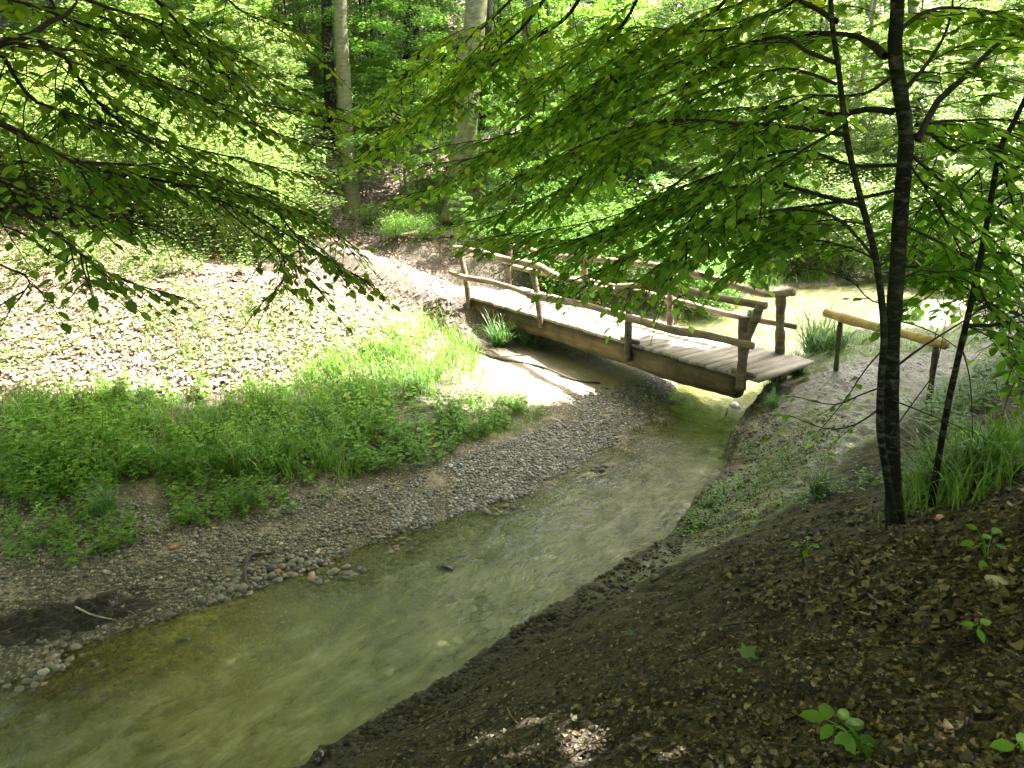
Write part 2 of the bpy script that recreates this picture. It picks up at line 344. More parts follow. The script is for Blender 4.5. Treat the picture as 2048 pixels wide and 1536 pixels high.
def ground_mat():
    m, t, b = mat('forest_ground'); c = coords(t)
    A = lambda n: N(t, 'Attribute', _attribute_name=n).outputs['Fac']
    dn = noise(t, 3.0, 5, .65, c).outputs[0]; fn = noise(t, 28, 5, .7, c).outputs[0]
    soil = ramp(t, fn, [(.3, (.022, .017, .011)), (.55, (.055, .042, .027)), (.75, (.10, .082, .055))])
    v = N(t, 'TexVoronoi', Scale=17.0, Randomness=1.0); t.links.new(c, v.inputs['Vector'])
    sep = t.nodes.new('ShaderNodeSeparateColor'); t.links.new(v.outputs['Color'], sep.inputs[0])
    lit = ramp(t, sep.outputs[0], [(0, (.05, .034, .022)), (.4, (.12, .08, .052)), (.75, (.21, .15, .105)), (1, (.33, .26, .19))])
    lit = mix(t, ramp(t, v.outputs['Distance'], [(.35, (0, 0, 0)), (.75, (.9, .9, .9))]), lit, (.03, .022, .015))
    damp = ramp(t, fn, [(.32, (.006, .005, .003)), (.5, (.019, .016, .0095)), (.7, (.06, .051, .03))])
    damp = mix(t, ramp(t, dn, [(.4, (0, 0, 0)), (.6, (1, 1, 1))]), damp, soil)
    v2 = N(t, 'TexVoronoi', Scale=30.0); t.links.new(c, v2.inputs['Vector'])
    s2 = t.nodes.new('ShaderNodeSeparateColor'); t.links.new(v2.outputs['Color'], s2.inputs[0])
    gr = ramp(t, s2.outputs[0], [(0, (.06, .056, .036)), (.5, (.13, .122, .08)), (.9, (.22, .205, .13)), (1, (.36, .34, .25))])
    gr = mix(t, ramp(t, v2.outputs['Distance'], [(.3, (0, 0, 0)), (.6, (1, 1, 1))]), gr, (.05, .044, .027))
    sand = ramp(t, fn, [(.3, (.14, .12, .08)), (.7, (.27, .235, .165))])
    gr = mix(t, ramp(t, dn, [(.53, (0, 0, 0)), (.64, (1, 1, 1))]), gr, sand)
    mud = ramp(t, fn, [(.3, (.055, .05, .04)), (.55, (.15, .142, .12)), (.75, (.25, .24, .21))])
    mossn = noise(t, 5.5, 6, .75, c).outputs[0]
    mossc = ramp(t, fn, [(.3, (.06, .09, .015)), (.7, (.20, .245, .06))])
    mudm = mix(t, ramp(t, mossn, [(.47, (0, 0, 0)), (.56, (1, 1, 1))]), mud, mossc)
    k = mix(t, A('litter'), soil, lit); k = mix(t, A('damp'), k, damp); k = mix(t, A('gravel'), k, gr); k = mix(t, A('sand'), k, sand); k = mix(t, A('mud'), k, mudm); k = mix(t, A('path'), k, mud)
    t.links.new(k, b.inputs['Base Color']); wet = math_(t, 'MULTIPLY', math_(t, 'MAXIMUM', A('mud'), A('path')), ramp(t, dn, [(.38, (1, 1, 1)), (.55, (.25, .25, .25))]))
    t.links.new(math_(t, 'SUBTRACT', .85, math_(t, 'MULTIPLY', wet, .62)), b.inputs['Roughness']); b.inputs['Specular IOR Level'].default_value = .45
    h = math_(t, 'ADD', math_(t, 'MULTIPLY', fn, .8), math_(t, 'MULTIPLY', v.outputs['Distance'], -.5)); h = math_(t, 'ADD', h, math_(t, 'MULTIPLY', v2.outputs['Distance'], -.4))
    bump(t, h, .8, .03, b); return m
def water_mat():
    m, t, b = mat('stream_water'); c = coords(t)
    mp = N(t, 'Mapping'); t.links.new(c, mp.inputs[0]); mp.inputs['Rotation'].default_value = (0, 0, -math.radians(48))
    mp2 = N(t, 'Mapping'); t.links.new(mp.outputs[0], mp2.inputs[0]); mp2.inputs['Scale'].default_value = (.55, 1.0, 1)
    n1 = noise(t, 5.5, 5, .62, mp2.outputs[0], 1.2).outputs[0]; n2 = noise(t, 17, 3, .6, mp2.outputs[0], .6).outputs[0]
    mp3 = N(t, 'Mapping'); t.links.new(mp.outputs[0], mp3.inputs[0]); mp3.inputs['Scale'].default_value = (.5, 1.0, 1)
    n3 = noise(t, 3.6, 9, .76, mp3.outputs[0], .35).outputs[0]
    rif = N(t, 'Attribute', _attribute_name='riffle').outputs['Fac']; dep = N(t, 'Attribute', _attribute_name='depth').outputs['Fac']
    h = math_(t, 'ADD', math_(t, 'MULTIPLY', n1, .7), math_(t, 'MULTIPLY', n2, .35))
    bp = N(t, 'Bump', Strength=.5, Distance=.07); t.links.new(h, bp.inputs['Height'])
    t.links.new(math_(t, 'ADD', math_(t, 'MULTIPLY', rif, .7), .30), bp.inputs['Strength'])
    turb = ramp(t, n3, [(.34, (.09, .098, .044)), (.5, (.155, .162, .085)), (.6, (.21, .212, .12)), (.74, (.28, .28, .165))])
    df = t.nodes.new('ShaderNodeBsdfDiffuse'); t.links.new(turb, df.inputs[0]); t.links.new(bp.outputs[0], df.inputs['Normal'])
    tp = t.nodes.new('ShaderNodeBsdfTransparent'); tp.inputs[0].default_value = (.86, .87, .64, 1)
    op = math_(t, 'SUBTRACT', 1.0, math_(t, 'POWER', 2.718, math_(t, 'MULTIPLY', dep, -5.5)), True)
    op = math_(t, 'MULTIPLY', op, math_(t, 'ADD', math_(t, 'MULTIPLY', n3, .6), .62), True)
    m1 = t.nodes.new('ShaderNodeMixShader'); t.links.new(op, m1.inputs[0]); t.links.new(tp.outputs[0], m1.inputs[1]); t.links.new(df.outputs[0], m1.inputs[2])
    gl = N(t, 'BsdfGlossy', Roughness=.06); t.links.new(bp.outputs[0], gl.inputs['Normal'])
    fr = N(t, 'Fresnel', IOR=1.33); t.links.new(bp.outputs[0], fr.inputs['Normal'])
    m2 = t.nodes.new('ShaderNodeMixShader'); t.links.new(fr.outputs[0], m2.inputs[0]); t.links.new(m1.outputs[0], m2.inputs[1]); t.links.new(gl.outputs[0], m2.inputs[2])
    t.links.new(m2.outputs[0], t.nodes['Material Output'].inputs[0]); return m
def plain(name, c, rough=.5):
    m, t, b = mat(name); n = noise(t, 40, 3, .6, coords(t)).outputs[0]
    t.links.new(mix(t, math_(t, 'MULTIPLY', n, .35), c, tuple(v*.6 for v in c)), b.inputs['Base Color']); b.inputs['Roughness'].default_value = rough; return m

# ------------------------------------------------------------------ ground sheet and stream
P2 = np.stack([XX.ravel(), YY.ravel()], 1)
dl, _, _ = pdist(P2, LS); dr, _, rp = pdist(P2, RL); ins = inpoly(P2, STREAM); left = (dl < dr) & ~ins; right = (dl >= dr) & ~ins
df, fs, _ = pdist(P2, FL); df = df*fs; db, bs, _ = pdist(P2, BF); db = db*bs; dh, hs, _ = pdist(P2, CF); dh = dh*hs; pd, _, _ = pdist(P2, PA)
nz = fbm(P2[:, 0], P2[:, 1], 1.1, 3, 3)
litter = np.where(left, np.maximum(sstep(-.3, .6, df+nz), sstep(-1.0, .3, db+nz)), 0)
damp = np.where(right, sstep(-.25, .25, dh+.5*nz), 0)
gravel = np.where(ins, 1, np.where(left, sstep(3.2, 1.6, dl+nz)*(1-sstep(-.2, .4, df)), 0))
sandc = at_z(1090, 755, .2); sand = np.where(ins, 0, sstep(1.5, .8, np.hypot((P2[:, 0]-sandc[0])*.75, P2[:, 1]-sandc[1])))*np.where(left, 1, 0)
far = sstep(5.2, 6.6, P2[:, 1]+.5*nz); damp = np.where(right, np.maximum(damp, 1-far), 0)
mud = np.where(right, sstep(.35, -.15, dh+.4*nz)*sstep(-.05, .25, dr)*far, 0)
pcl = np.array(px2([(1600, 775), (1750, 745), (1900, 720), (2000, 690)], .95)+[(16, 18)]); pq, _, _ = pdist(P2, pcl)
path = np.maximum(np.where(left, .75*sstep(.36, .12, pd+.5*nz), 0), np.where(right, .85*sstep(.8, .4, pq+.5*nz), 0))
ny, nx = XX.shape; idx = np.arange(ny*nx).reshape(ny, nx)
GF = np.stack([idx[:-1, :-1], idx[:-1, 1:], idx[1:, 1:], idx[1:, :-1]], -1).reshape(-1, 4)
ground = mesh_obj('ground', np.stack([XX, YY, ZZ], -1).reshape(-1, 3), GF, ground_mat(), None, True,
                  dict(litter=litter, damp=damp, gravel=gravel, sand=sand, mud=mud, path=path)); tag(ground, kind='structure')
M_WATER = water_mat()
wx = axis(-5.5, 6.5, .07, -60, 70); wy = axis(2.5, 14, .07, -8, 30); WX, WY = np.meshgrid(wx, wy)
WH = H(WX, WY).reshape(WX.shape); q = np.stack([WX.ravel(), WY.ravel()], 1)
wd, _, wp = pdist(q, RL); rif = sstep(2.4, .4, wd)*sstep(5.0, 7.5, q[:, 1])*sstep(13.5, 11, q[:, 1])
wi = np.arange(WX.size).reshape(WX.shape); wf = np.stack([wi[:-1, :-1], wi[:-1, 1:], wi[1:, 1:], wi[1:, :-1]], -1).reshape(-1, 4)
wh = WH.ravel(); near_in = inpoly(q, STREAM) | (np.minimum(pdist(q, LS)[0], wd) < .6)
keepf = ((wh[wf] < .03).any(1)) & near_in[wf].all(1); wf = wf[keepf]
used, inv = np.unique(wf.ravel(), return_inverse=True)
wav = .012*fbm(WX.ravel(), WY.ravel(), 3.2, 3, 21)*(.3+rif*2)
stream = mesh_obj('stream', np.stack([WX.ravel(), WY.ravel(), wav], 1)[used], inv.reshape(-1, 4), M_WATER, None, True,
                  dict(depth=np.clip(-wh[used], 0, 1), riffle=rif[used])); tag(stream, kind='structure')

# ------------------------------------------------------------------ footbridge
L0 = at_z(938, 592, 1.0); R0 = at_z(1508, 757, 1.0); BD = norm(R0-L0); BN = np.array([-BD[1], BD[0], 0]); BL = float(np.linalg.norm(R0-L0)); BW = 1.5
def on_side(px, py, w):
    """place on the upright plane w metres in from the near edge of the deck"""
    o = L0+BN*w; r = ray(px, py); t = ((o-C0)@BN)/(r@BN); return C0+r*t
br = empty('footbridge', (*(L0+BD*BL/2+BN*BW/2)[:2], .6), 'weathered wooden plank footbridge with crooked log handrails over the stream', 'footbridge')
b = Buf(); s = -.05; k = 0
while s < BL:
    w = random.uniform(.17, .21); e0 = random.uniform(-.03, .02); e1 = random.uniform(-.02, .03)
    c = L0+BD*(s+w/2)+BN*((BW+e1+e0)/2); box(b, c+[0, 0, -.027+random.uniform(-.004, .004)], BD*(w/2-.0022), BN*((BW+e1-e0)/2), np.array([0, 0, .027])); s += w
b.build('deck', M_PLANK, br, False)
for w in (.16, BW-.18):
    b = Buf(); n = 60; ss = np.linspace(-.25, BL-.33, n); sides = 14; th = np.linspace(0, 2*math.pi, sides, endpoint=False)
    ph = rng.random(4)*6
    hh = .19+.02*np.sin(ss*1.3+ph[0])+.012*np.sin(ss*3.1+ph[1])
    V = []
    for i in range(n):
        cc, sn = np.cos(th), np.sin(th); sq = 1/np.maximum(np.abs(cc), np.abs(sn))**.72
        rr = 1+.06*(rng.random(sides)-.5)
        zz = np.where(sn > 0, .17, hh[i]*1.1)
        V.append((L0+BD*ss[i]+BN*w+np.array([0, 0, -.235]))[None]+(cc*sq*.15*rr)[:, None]*BN+(sn*sq*zz*rr)[:, None]*np.array([0, 0, 1.0]))
    V = np.concatenate(V); V[:, 2] = np.minimum(V[:, 2], .943)
    i = np.arange(n-1)[:, None]*sides; j = np.arange(sides)[None]; jn = (j+1) % sides
    a_, b_, c_, d_ = (i+j).ravel(), (i+jn).ravel(), (i+sides+jn).ravel(), (i+sides+j).ravel()
    F = np.concatenate([np.stack([a_, b_, c_], 1), np.stack([a_, c_, d_], 1), [(0, x+1, x) for x in range(1, sides-1)], [((n-1)*sides, (n-1)*sides+x, (n-1)*sides+x+1) for x in range(1, sides-1)]])
    b.add(V, F); b.build('beam', M_BEAM, br)
def log(name, pts, r, m, parent, sides=10, n=40, wob=.07, taper=0):
    b = Buf(); P = smoothline(pts, n); rr = r*(1+.10*np.sin(np.linspace(0, 9, n)+random.random()*6)+.06*np.sin(np.linspace(0, 23, n)+random.random()*6)+taper*np.linspace(-1, 1, n))
    tube(b, P, rr, sides, wob); return b.build(name, m, parent)
def rail(pix, w, r, n=50): return log('handrail', [on_side(x, y, w) for x, y in pix], r, M_RAIL, br, 10, n)
rail([(908, 496), (930, 498), (959, 504), (1018, 520), (1073, 531), (1116, 553), (1182, 570), (1240, 584), (1297, 590)], -.02, .062)
rail([(1234, 574), (1285, 572), (1346, 576), (1428, 594), (1532, 612)], -.02, .06)
rail([(900, 544), (930, 555), (979, 563), (1030, 578), (1072, 594)], -.16, .055)
rail([(1058, 591), (1110, 600), (1174, 611), (1230, 628), (1291, 645), (1350, 661), (1409, 670), (1506, 692)], -.18, .062)
rail([(1014, 492), (1040, 494), (1100, 510), (1150, 515), (1195, 516)], BW-.06, .06)
rail([(1180, 518), (1250, 524), (1330, 534), (1397, 549), (1459, 567), (1530, 588), (1588, 584)], BW-.06, .066)
rail([(1008, 528), (1090, 548), (1180, 562), (1280, 584), (1373, 607), (1467, 631), (1592, 654)], BW+.08, .052)
def post(pix, w, r, taper=0, n=16): return log('post', [on_side(x, y, w) for x, y in pix], r, M_POST, br, 10, n, .06, taper)
post([(938, 625), (936, 590), (932, 555), (922, 515), (916, 500)], -.06, .06, .12)
post([(1082, 655), (1079, 625), (1074, 585), (1068, 555), (1064, 540)], -.06, .06, .15)
post([(1255, 722), (1256, 690), (1257, 640), (1259, 590), (1259, 582)], -.06, .06)
p4 = post([(1481, 778), (1483, 745), (1487, 700), (1489, 660), (1489, 634)], -.06, .082, .1)
p4['label'] = 'thick dark end post with a forked top'
post([(1490, 690), (1500, 660), (1512, 632), (1520, 612)], -.06, .07)
for x, y0, y1, r in ((1017, 574, 496, .065), (1168, 612, 520, .06), (1340, 660, 540, .06), (1560, 712, 592, .075)): post([(x, y0), (x, (y0+y1)/2), (x+2, y1)], BW-.06, r)
for x, y in ((1259, 672), (1487, 732)):
    b = Buf(); c = on_side(x, y, .0); c[2] = 1.035; box(b, c+BN*.02, BD*.19, BN*.04, np.array([0, 0, .034])); b.build('bracket', M_POST, br, False)
M_PLATE = plain('pale_plate', (.55, .66, .52), .4); M_GREEN = plain('plate_green', (.12, .3, .12), .4); M_DARK = plain('plate_print', (.03, .05, .04), .5)
def plate(c, X, Z, w, h, label):
    X, Z = norm(X), norm(Z); Yn = np.cross(X, Z)
    if Yn@(C0-c) < 0: Yn = -Yn
    e = empty('trail_sign', c, label, 'trail sign')
    b = Buf(); box(b, c, X*w/2, Z*h/2, Yn*.004); pl = b.build('plate', M_PLATE, e, False)
    b = Buf(); box(b, c+Yn*.005-Z*h*.12, X*w*.36, Z*h*.26, Yn*.0025); b.build('green_field', M_GREEN, pl, False)
    b = Buf()
    box(b, c+Yn*.006+Z*h*.28-X*w*.12, X*w*.1, Z*h*.1, Yn*.0025); box(b, c+Yn*.006+Z*h*.26+X*w*.15, X*w*.08, Z*h*.08, Yn*.0025); b.build('symbol', M_DARK, pl, False)
sc = on_side(1500, 627, -.15); plate(sc, BD+BN*.05, np.array([.10*BD[0], .10*BD[1], 1]), .085, .105, 'small pale green trail sign nailed to the forked bridge post')

# ------------------------------------------------------------------ yellow barrier rail by the path
a = at_z(1671, 745, .96); c = at_z(1857, 806, .97); bn = norm(np.cross(c-a, [0, 0, 1.0]))
def on_pl(px, py, o, nrm): r = ray(px, py); t = ((o-C0)@nrm)/(r@nrm); return C0+r*t
bar = empty('path_barrier', a, 'low barrier of one peeled yellow log on two thin posts by the path', 'barrier')
log('crossbar', [on_pl(x, y, a, bn) for x, y in ((1651, 625), (1700, 640), (1770, 658), (1840, 676), (1893, 689))], .066, M_YELLOW, bar, 14, 30, .015)
for pts in ([(1671, 752), (1675, 700), (1681, 640)], [(1857, 812), (1865, 750), (1873, 690)]): log('post', [on_pl(x, y, a, bn) for x, y in pts], .04, M_DRIFT, bar, 8, 10)

# ------------------------------------------------------------------ areas where the leaf crowns are cut open to let the sun in
LITP = hit(*np.array([(-200, 790), (100, 770), (300, 800), (560, 805), (760, 775), (880, 765), (960, 800), (1060, 818), (1230, 792), (1330, 752)]).T)[:, :2]
LITG = np.concatenate([LITP, [at_z(1395, 690, 1.0)[:2], at_z(1480, 690, 1.0)[:2]], hit(*np.array([(1640, 690), (1750, 655), (1990, 650), (2150, 640)]).T)[:, :2], [(40, 20), (40, 60), (4.5, 60), (3.2, 21)],
                       hit(*np.array([(1000, 575), (880, 585), (760, 545)]).T)[:, :2], [hit1(600, 498)[:2], (-7, 22.0), (-8, 24), (-12.5, 23.5), (-12.5, 17)]])
SPOTS = [(hit1(1045, 1455), .15), (hit1(1165, 1508), .22), (hit1(925, 1500), .10), (hit1(1300, 1530), .08), (hit1(1880, 1042), .10), (hit1(1165, 1272), .03), (at_y(705, 365, 23.2), .35)]
def shadow_at(p, z): t = (p[:, 2]-z)/SV[2]; return p[:, :2]-SV[None, :2]*t[:, None]
def shades_only(p):
    """True where a leaf's shadow stays out of the sunny clearing"""
    k = np.ones(len(p), bool)
    for z in (.5, 1.1, 2.0, 3.4, 4.8):
        q = shadow_at(p, z); lit = inpoly(q+(rng.random(q.shape)-.5)*.25, LITG)
        k &= ~lit if z < 2.5 else ~(lit & (q[:, 1] > 15))
    for c, r in SPOTS: k &= np.hypot(*(shadow_at(p, c[2])-c[:2]).T) > r*(.6+.8*rng.random(len(p)))
    return k

# ------------------------------------------------------------------ leafy sprays
def spray(P, r0, r1, lv, tb, tw=.45, leaf=.065, sp=.11, start=.12, droop=.25, sides=6, ls=.042, sub=True, up=(0, 0, 1.0), side_spread=.8, keep=1.0):
    P = smoothline(P, max(8, int(np.linalg.norm(np.diff(np.asarray(P, float), axis=0), axis=1).sum()/.10))); n = len(P)
    tube(tb, P, np.linspace(r0, r1, n), sides, .08, False)
    seg = np.linalg.norm(np.diff(P, axis=0), axis=1); s = np.r_[0, np.cumsum(seg)]; tot = s[-1]; up = np.asarray(up, float)
    x = start*tot; sd = random.choice((-1, 1))
    while x < tot:
        f = x/tot; p = np.array([np.interp(x, s, P[:, i]) for i in range(3)]); q = np.array([np.interp(min(x+.05, tot), s, P[:, i]) for i in range(3)]); p0 = np.array([np.interp(max(x-.05, 0), s, P[:, i]) for i in range(3)])
        T = norm(q-p0); B = norm(np.cross(T, up)); sd = -sd
        L = tw*(1-.55*f)*random.uniform(.55, 1.2)
        if random.random() < keep: twig(p, norm(B*sd*side_spread+T*.7+up*random.uniform(-.25, .2)), T, L, lv, tb, leaf, ls, droop, sub and L > .3, up)
        x += sp*random.uniform(.7, 1.4)
    twig(P[-1], norm(P[-1]-P[-2]), norm(P[-1]-P[-2]), tw*.4, lv, tb, leaf, ls, droop, False, up)
def twig(p, d, T, L, lv, tb, leaf, ls, droop, sub, up):
    m = 5; t = np.linspace(0, 1, m)[:, None]
    Q = p+L*t*(d+.25*T*t)+np.array([0, 0, -droop*L])*t**2+np.cumsum(rnd(m, .012*L), 0)
    tube(tb, Q, np.linspace(.0035, .0014, m), 4, 0, False)
    k = max(2, int(L/ls)); u = (np.arange(k)+.6)/k; X = np.stack([np.interp(u, t[:, 0], Q[:, i]) for i in range(3)], 1)
    D = norm(Q[-1]-Q[0]); Sd = norm(np.cross(D, up)); sg = np.where(np.arange(k) % 2, 1, -1)[:, None]
    ld = norm(D*.65+Sd*sg*.8+rnd(k, .25)+np.array([0, 0, -.18])); nr = up+rnd(k, .38)
    ld[-1] = norm(D+rnd(1, .1)[0])
    lv.add(X+ld*.012, ld, nr, leaf*(.45+.75*rng.random(k))*(1-.15*u))
    if sub:
        for v in (.3, .52, .72):
            i = int(v*(m-1)); s2 = random.choice((-1, 1)); twig(Q[i], norm(D*.6+Sd*s2), D, L*.45, lv, tb, leaf, ls, droop, False, up)

# ------------------------------------------------------------------ right foreground tree: three dark stems from one stool
TY = 4.15
base = hit1(1790, 1030); rt = empty('beech_tree', base, 'dark many-stemmed young beech on the right bank with wide leafy boughs', 'tree')
def stem(pts, ys, r0, r1, n=50, sides=12, m=M_BARK_DARK):
    b = Buf(); P = smoothline([at_y(x, y, Y) for (x, y), Y in zip(pts, ys)], n)
    tube(b, P, np.interp(np.linspace(0, 1, n), [0, .08, 1], [r0*1.35, r0, r1]), sides, .05); b.build('stem', m, rt); return P
s1 = stem([(1792, 1075), (1786, 960), (1783, 850), (1783, 700), (1790, 600), (1800, 450), (1807, 350), (1812, 270), (1800, 180), (1790, 100), (1795, 0), (1800, -250)], [4.1, 4.15, 4.2, 4.25, 4.25, 4.3, 4.3, 4.3, 4.35, 4.4, 4.4, 4.5], .045, .034)
s2 = stem([(1790, 1060), (1772, 940), (1760, 860), (1762, 760), (1768, 660), (1752, 520), (1722, 400), (1700, 310), (1688, 230), (1676, 130), (1664, 40), (1655, -120)], [4.05, 4.0, 4.0, 4.02, 4.05, 4.1, 4.15, 4.2, 4.2, 4.25, 4.3, 4.4], .021, .012)
s3 = stem([(1862, 1010), (1880, 900), (1900, 790), (1925, 680), (1950, 570), (1975, 440), (2000, 300), (2030, 240), (2080, 120), (2120, -100)], [4.3, 4.3, 4.3, 4.3, 4.3, 4.35, 4.4, 4.4, 4.45, 4.5], .019, .012)
lv, tb = Leaves(), Buf()
RB = [  # (pixels, distance at start, distance at end, radius)
 ([(1785, 223), (1734, 219), (1672, 230), (1625, 219), (1562, 213), (1461, 221), (1402, 225), (1250, 262), (1060, 340)], 4.3, 5.6, .02),
 ([(1691, 270), (1586, 254), (1469, 246), (1359, 240), (1250, 258), (1120, 310), (960, 400)], 4.2, 5.4, .014),
 ([(1719, 410), (1641, 391), (1586, 375), (1523, 367), (1400, 390), (1250, 450), (1080, 500)], 4.15, 5.2, .014),
 ([(1770, 113), (1738, 86), (1699, 70), (1600, 70), (1480, 110), (1330, 190), (1180, 250)], 4.35, 5.6, .022),
 ([(1672, 43), (1621, 12), (1540, -10), (1400, 40), (1240, 130), (1120, 240)], 4.3, 5.8, .016),
 ([(1670, 125), (1613, 102), (1562, 74), (1469, 94), (1367, 121), (1250, 184), (1060, 260), (900, 290)], 4.25, 5.8, .013),
 ([(1672, 168), (1613, 145), (1551, 139), (1440, 170), (1330, 240), (1220, 330)], 4.25, 5.2, .01),
 ([(1836, 281), (1875, 203), (1937, 148), (1992, 90), (2060, 50), (2150, 0)], 4.3, 4.6, .022),
 ([(1832, 250), (1890, 242), (1960, 240), (2070, 236)], 4.3, 4.8, .012),
 ([(1828, 272), (1859, 266), (1902, 301), (1930, 289), (2000, 279), (2080, 290)], 4.3, 4.7, .013),
 ([(1795, 380), (1700, 400), (1560, 420), (1426, 440), (1344, 470), (1250, 520), (1120, 570)], 4.3, 5.3, .012),
 ([(1752, 520), (1680, 440), (1600, 420), (1543, 433), (1445, 457), (1330, 520), (1270, 590)], 4.1, 4.9, .009),
 ([(1300, -60), (1249, 44), (1181, 106), (1133, 150), (1050, 230), (950, 330)], 5.0, 6.2, .012),
 ([(1180, -40), (1126, 41), (1027, 99), (972, 140), (900, 200), (800, 250), (730, 260)], 5.2, 6.6, .013),
 ([(1500, -60), (1420, 30), (1300, 100), (1160, 200), (1000, 300), (860, 330)], 4.8, 6.0, .012),
 ([(1130, -60), (1040, 60), (930, 150), (850, 230), (770, 300), (720, 330)], 5.4, 7.0, .012),
 ([(1250, 150), (1120, 230), (1000, 300), (880, 370), (790, 400)], 5.4, 6.8, .010),
 ([(1320, 260), (1200, 330), (1080, 400), (960, 440), (900, 450)], 5.2, 6.4, .010),
 ([(1400, 330), (1280, 420), (1150, 480), (1030, 470), (960, 480)], 5.0, 6.0, .009),
 ([(1060, -40), (960, 60), (880, 120), (780, 190), (720, 230)], 5.8, 7.4, .010),
 ([(1640, -50), (1560, 20), (1440, 60), (1300, 60), (1150, 90)], 4.5, 5.6, .012),
 ([(1800, 330), (1700, 330), (1600, 300), (1480, 330), (1350, 380), (1200, 440), (1000, 470)], 4.35, 5.4, .012),
 ([(1800, 60), (1860, 20), (1950, 20), (2080, 60)], 4.4, 4.9, .014),
 ([(1975, 440), (2010, 400), (2060, 380)], 4.35, 4.4, .008), ([(1950, 560), (2000, 640), (2080, 640)], 4.3, 4.2, .01),
 ([(1932, 650), (1990, 650), (2040, 630), (2100, 600)], 4.3, 4.3, .012),
 ([(1790, 150), (1720, 190), (1600, 200), (1480, 300), (1390, 420), (1340, 540)], 4.35, 4.8, .011),
 ([(1690, 250), (1560, 330), (1440, 430), (1360, 520), (1330, 590)], 4.2, 4.7, .009),
 ([(1812, 300), (1880, 360), (1960, 420), (2060, 470)], 4.3, 4.6, .01), ([(2010, 280), (1960, 340), (1900, 400), (1860, 470)], 4.4, 4.9, .008),
 ([(1752, 520), (1700, 495), (1620, 480), (1540, 500), (1480, 540)], 4.1, 4.7, .006), ([(1740, 450), (1650, 440), (1560, 465), (1500, 510)], 4.15, 4.8, .006),
 ([(1805, 450), (1850, 470), (1910, 500), (1950, 530)], 4.3, 4.7, .006), ([(1800, 560), (1850, 540), (1910, 560), (1960, 600)], 4.3, 4.6, .006),
 ([(1960, 500), (2010, 510), (2080, 550)], 4.35, 4.4, .007), ([(1985, 380), (2040, 330), (2110, 320)], 4.4, 4.6, .008), ([(1940, 600), (1990, 610), (2050, 680)], 4.3, 4.2, .007),
 ([(1930, 650), (1990, 680), (2060, 740)], 4.3, 4.1, .006), ([(2000, 320), (2030, 420), (2060, 520)], 4.4, 4.5, .007), ([(1970, 470), (1930, 500), (1890, 560), (1850, 600)], 4.4, 4.9, .006),
 ([(1820, 330), (1880, 420), (1930, 520), (1950, 560)], 4.3, 4.9, .007),
 ([(1790, 200), (1860, 120), (1900, 40), (1910, -60)], 4.35, 4.8, .014),
]
for pix, y0, y1, r in RB:
    ys = np.linspace(y0, y1, len(pix)); spray([at_y(x, y, Y) for (x, y), Y in zip(pix, ys)], r, .003, lv, tb, .62, .092, .078, .10, .3, ls=.042)
def bare(pix, y0, y1, r): tube(tb, smoothline([at_y(x, y, Y) for (x, y), Y in zip(pix, np.linspace(y0, y1, len(pix)))], 20), np.linspace(r, r*.4, 20), 5, .05, False)
for pix, y0, y1, r, k in [([(1762, 775), (1720, 790), (1680, 808), (1640, 806), (1600, 795)], 4.0, 4.3, .006, .5), ([(1762, 815), (1720, 845), (1680, 858), (1640, 855), (1590, 835)], 4.0, 4.2, .006, .6),
                       ([(1790, 735), (1850, 690), (1930, 640), (2000, 590), (2060, 560)], 4.2, 4.4, .008, .5), ([(1785, 640), (1830, 650), (1880, 672), (1920, 700)], 4.2, 4.4, .005, .5), ([(1785, 800), (1860, 830), (1960, 870)], 4.1, 4.4, .005, .3),
                       ([(1765, 700), (1730, 740), (1690, 800), (1640, 860)], 4.0, 4.1, .005, .25), ([(1925, 700), (1940, 760), (1945, 850)], 4.3, 4.2, .005, .2), ([(1785, 610), (1740, 600), (1700, 560), (1640, 540)], 4.2, 4.6, .006, .6),
                       ([(1780, 870), (1830, 800), (1870, 740), (1890, 650)], 4.1, 4.5, .005, .2)]:
    spray([at_y(x, y, Y) for (x, y), Y in zip(pix, np.linspace(y0, y1, len(pix)))], r, .002, lv, tb, .16, .062, .09, .3, .3, 5, .05, False, keep=k)
tb.build('bough', M_TWIG, rt); lv.build('crown', LEAF, M_LEAF, rt)
print('right tree leaves', len(lv.arrays()[0]))

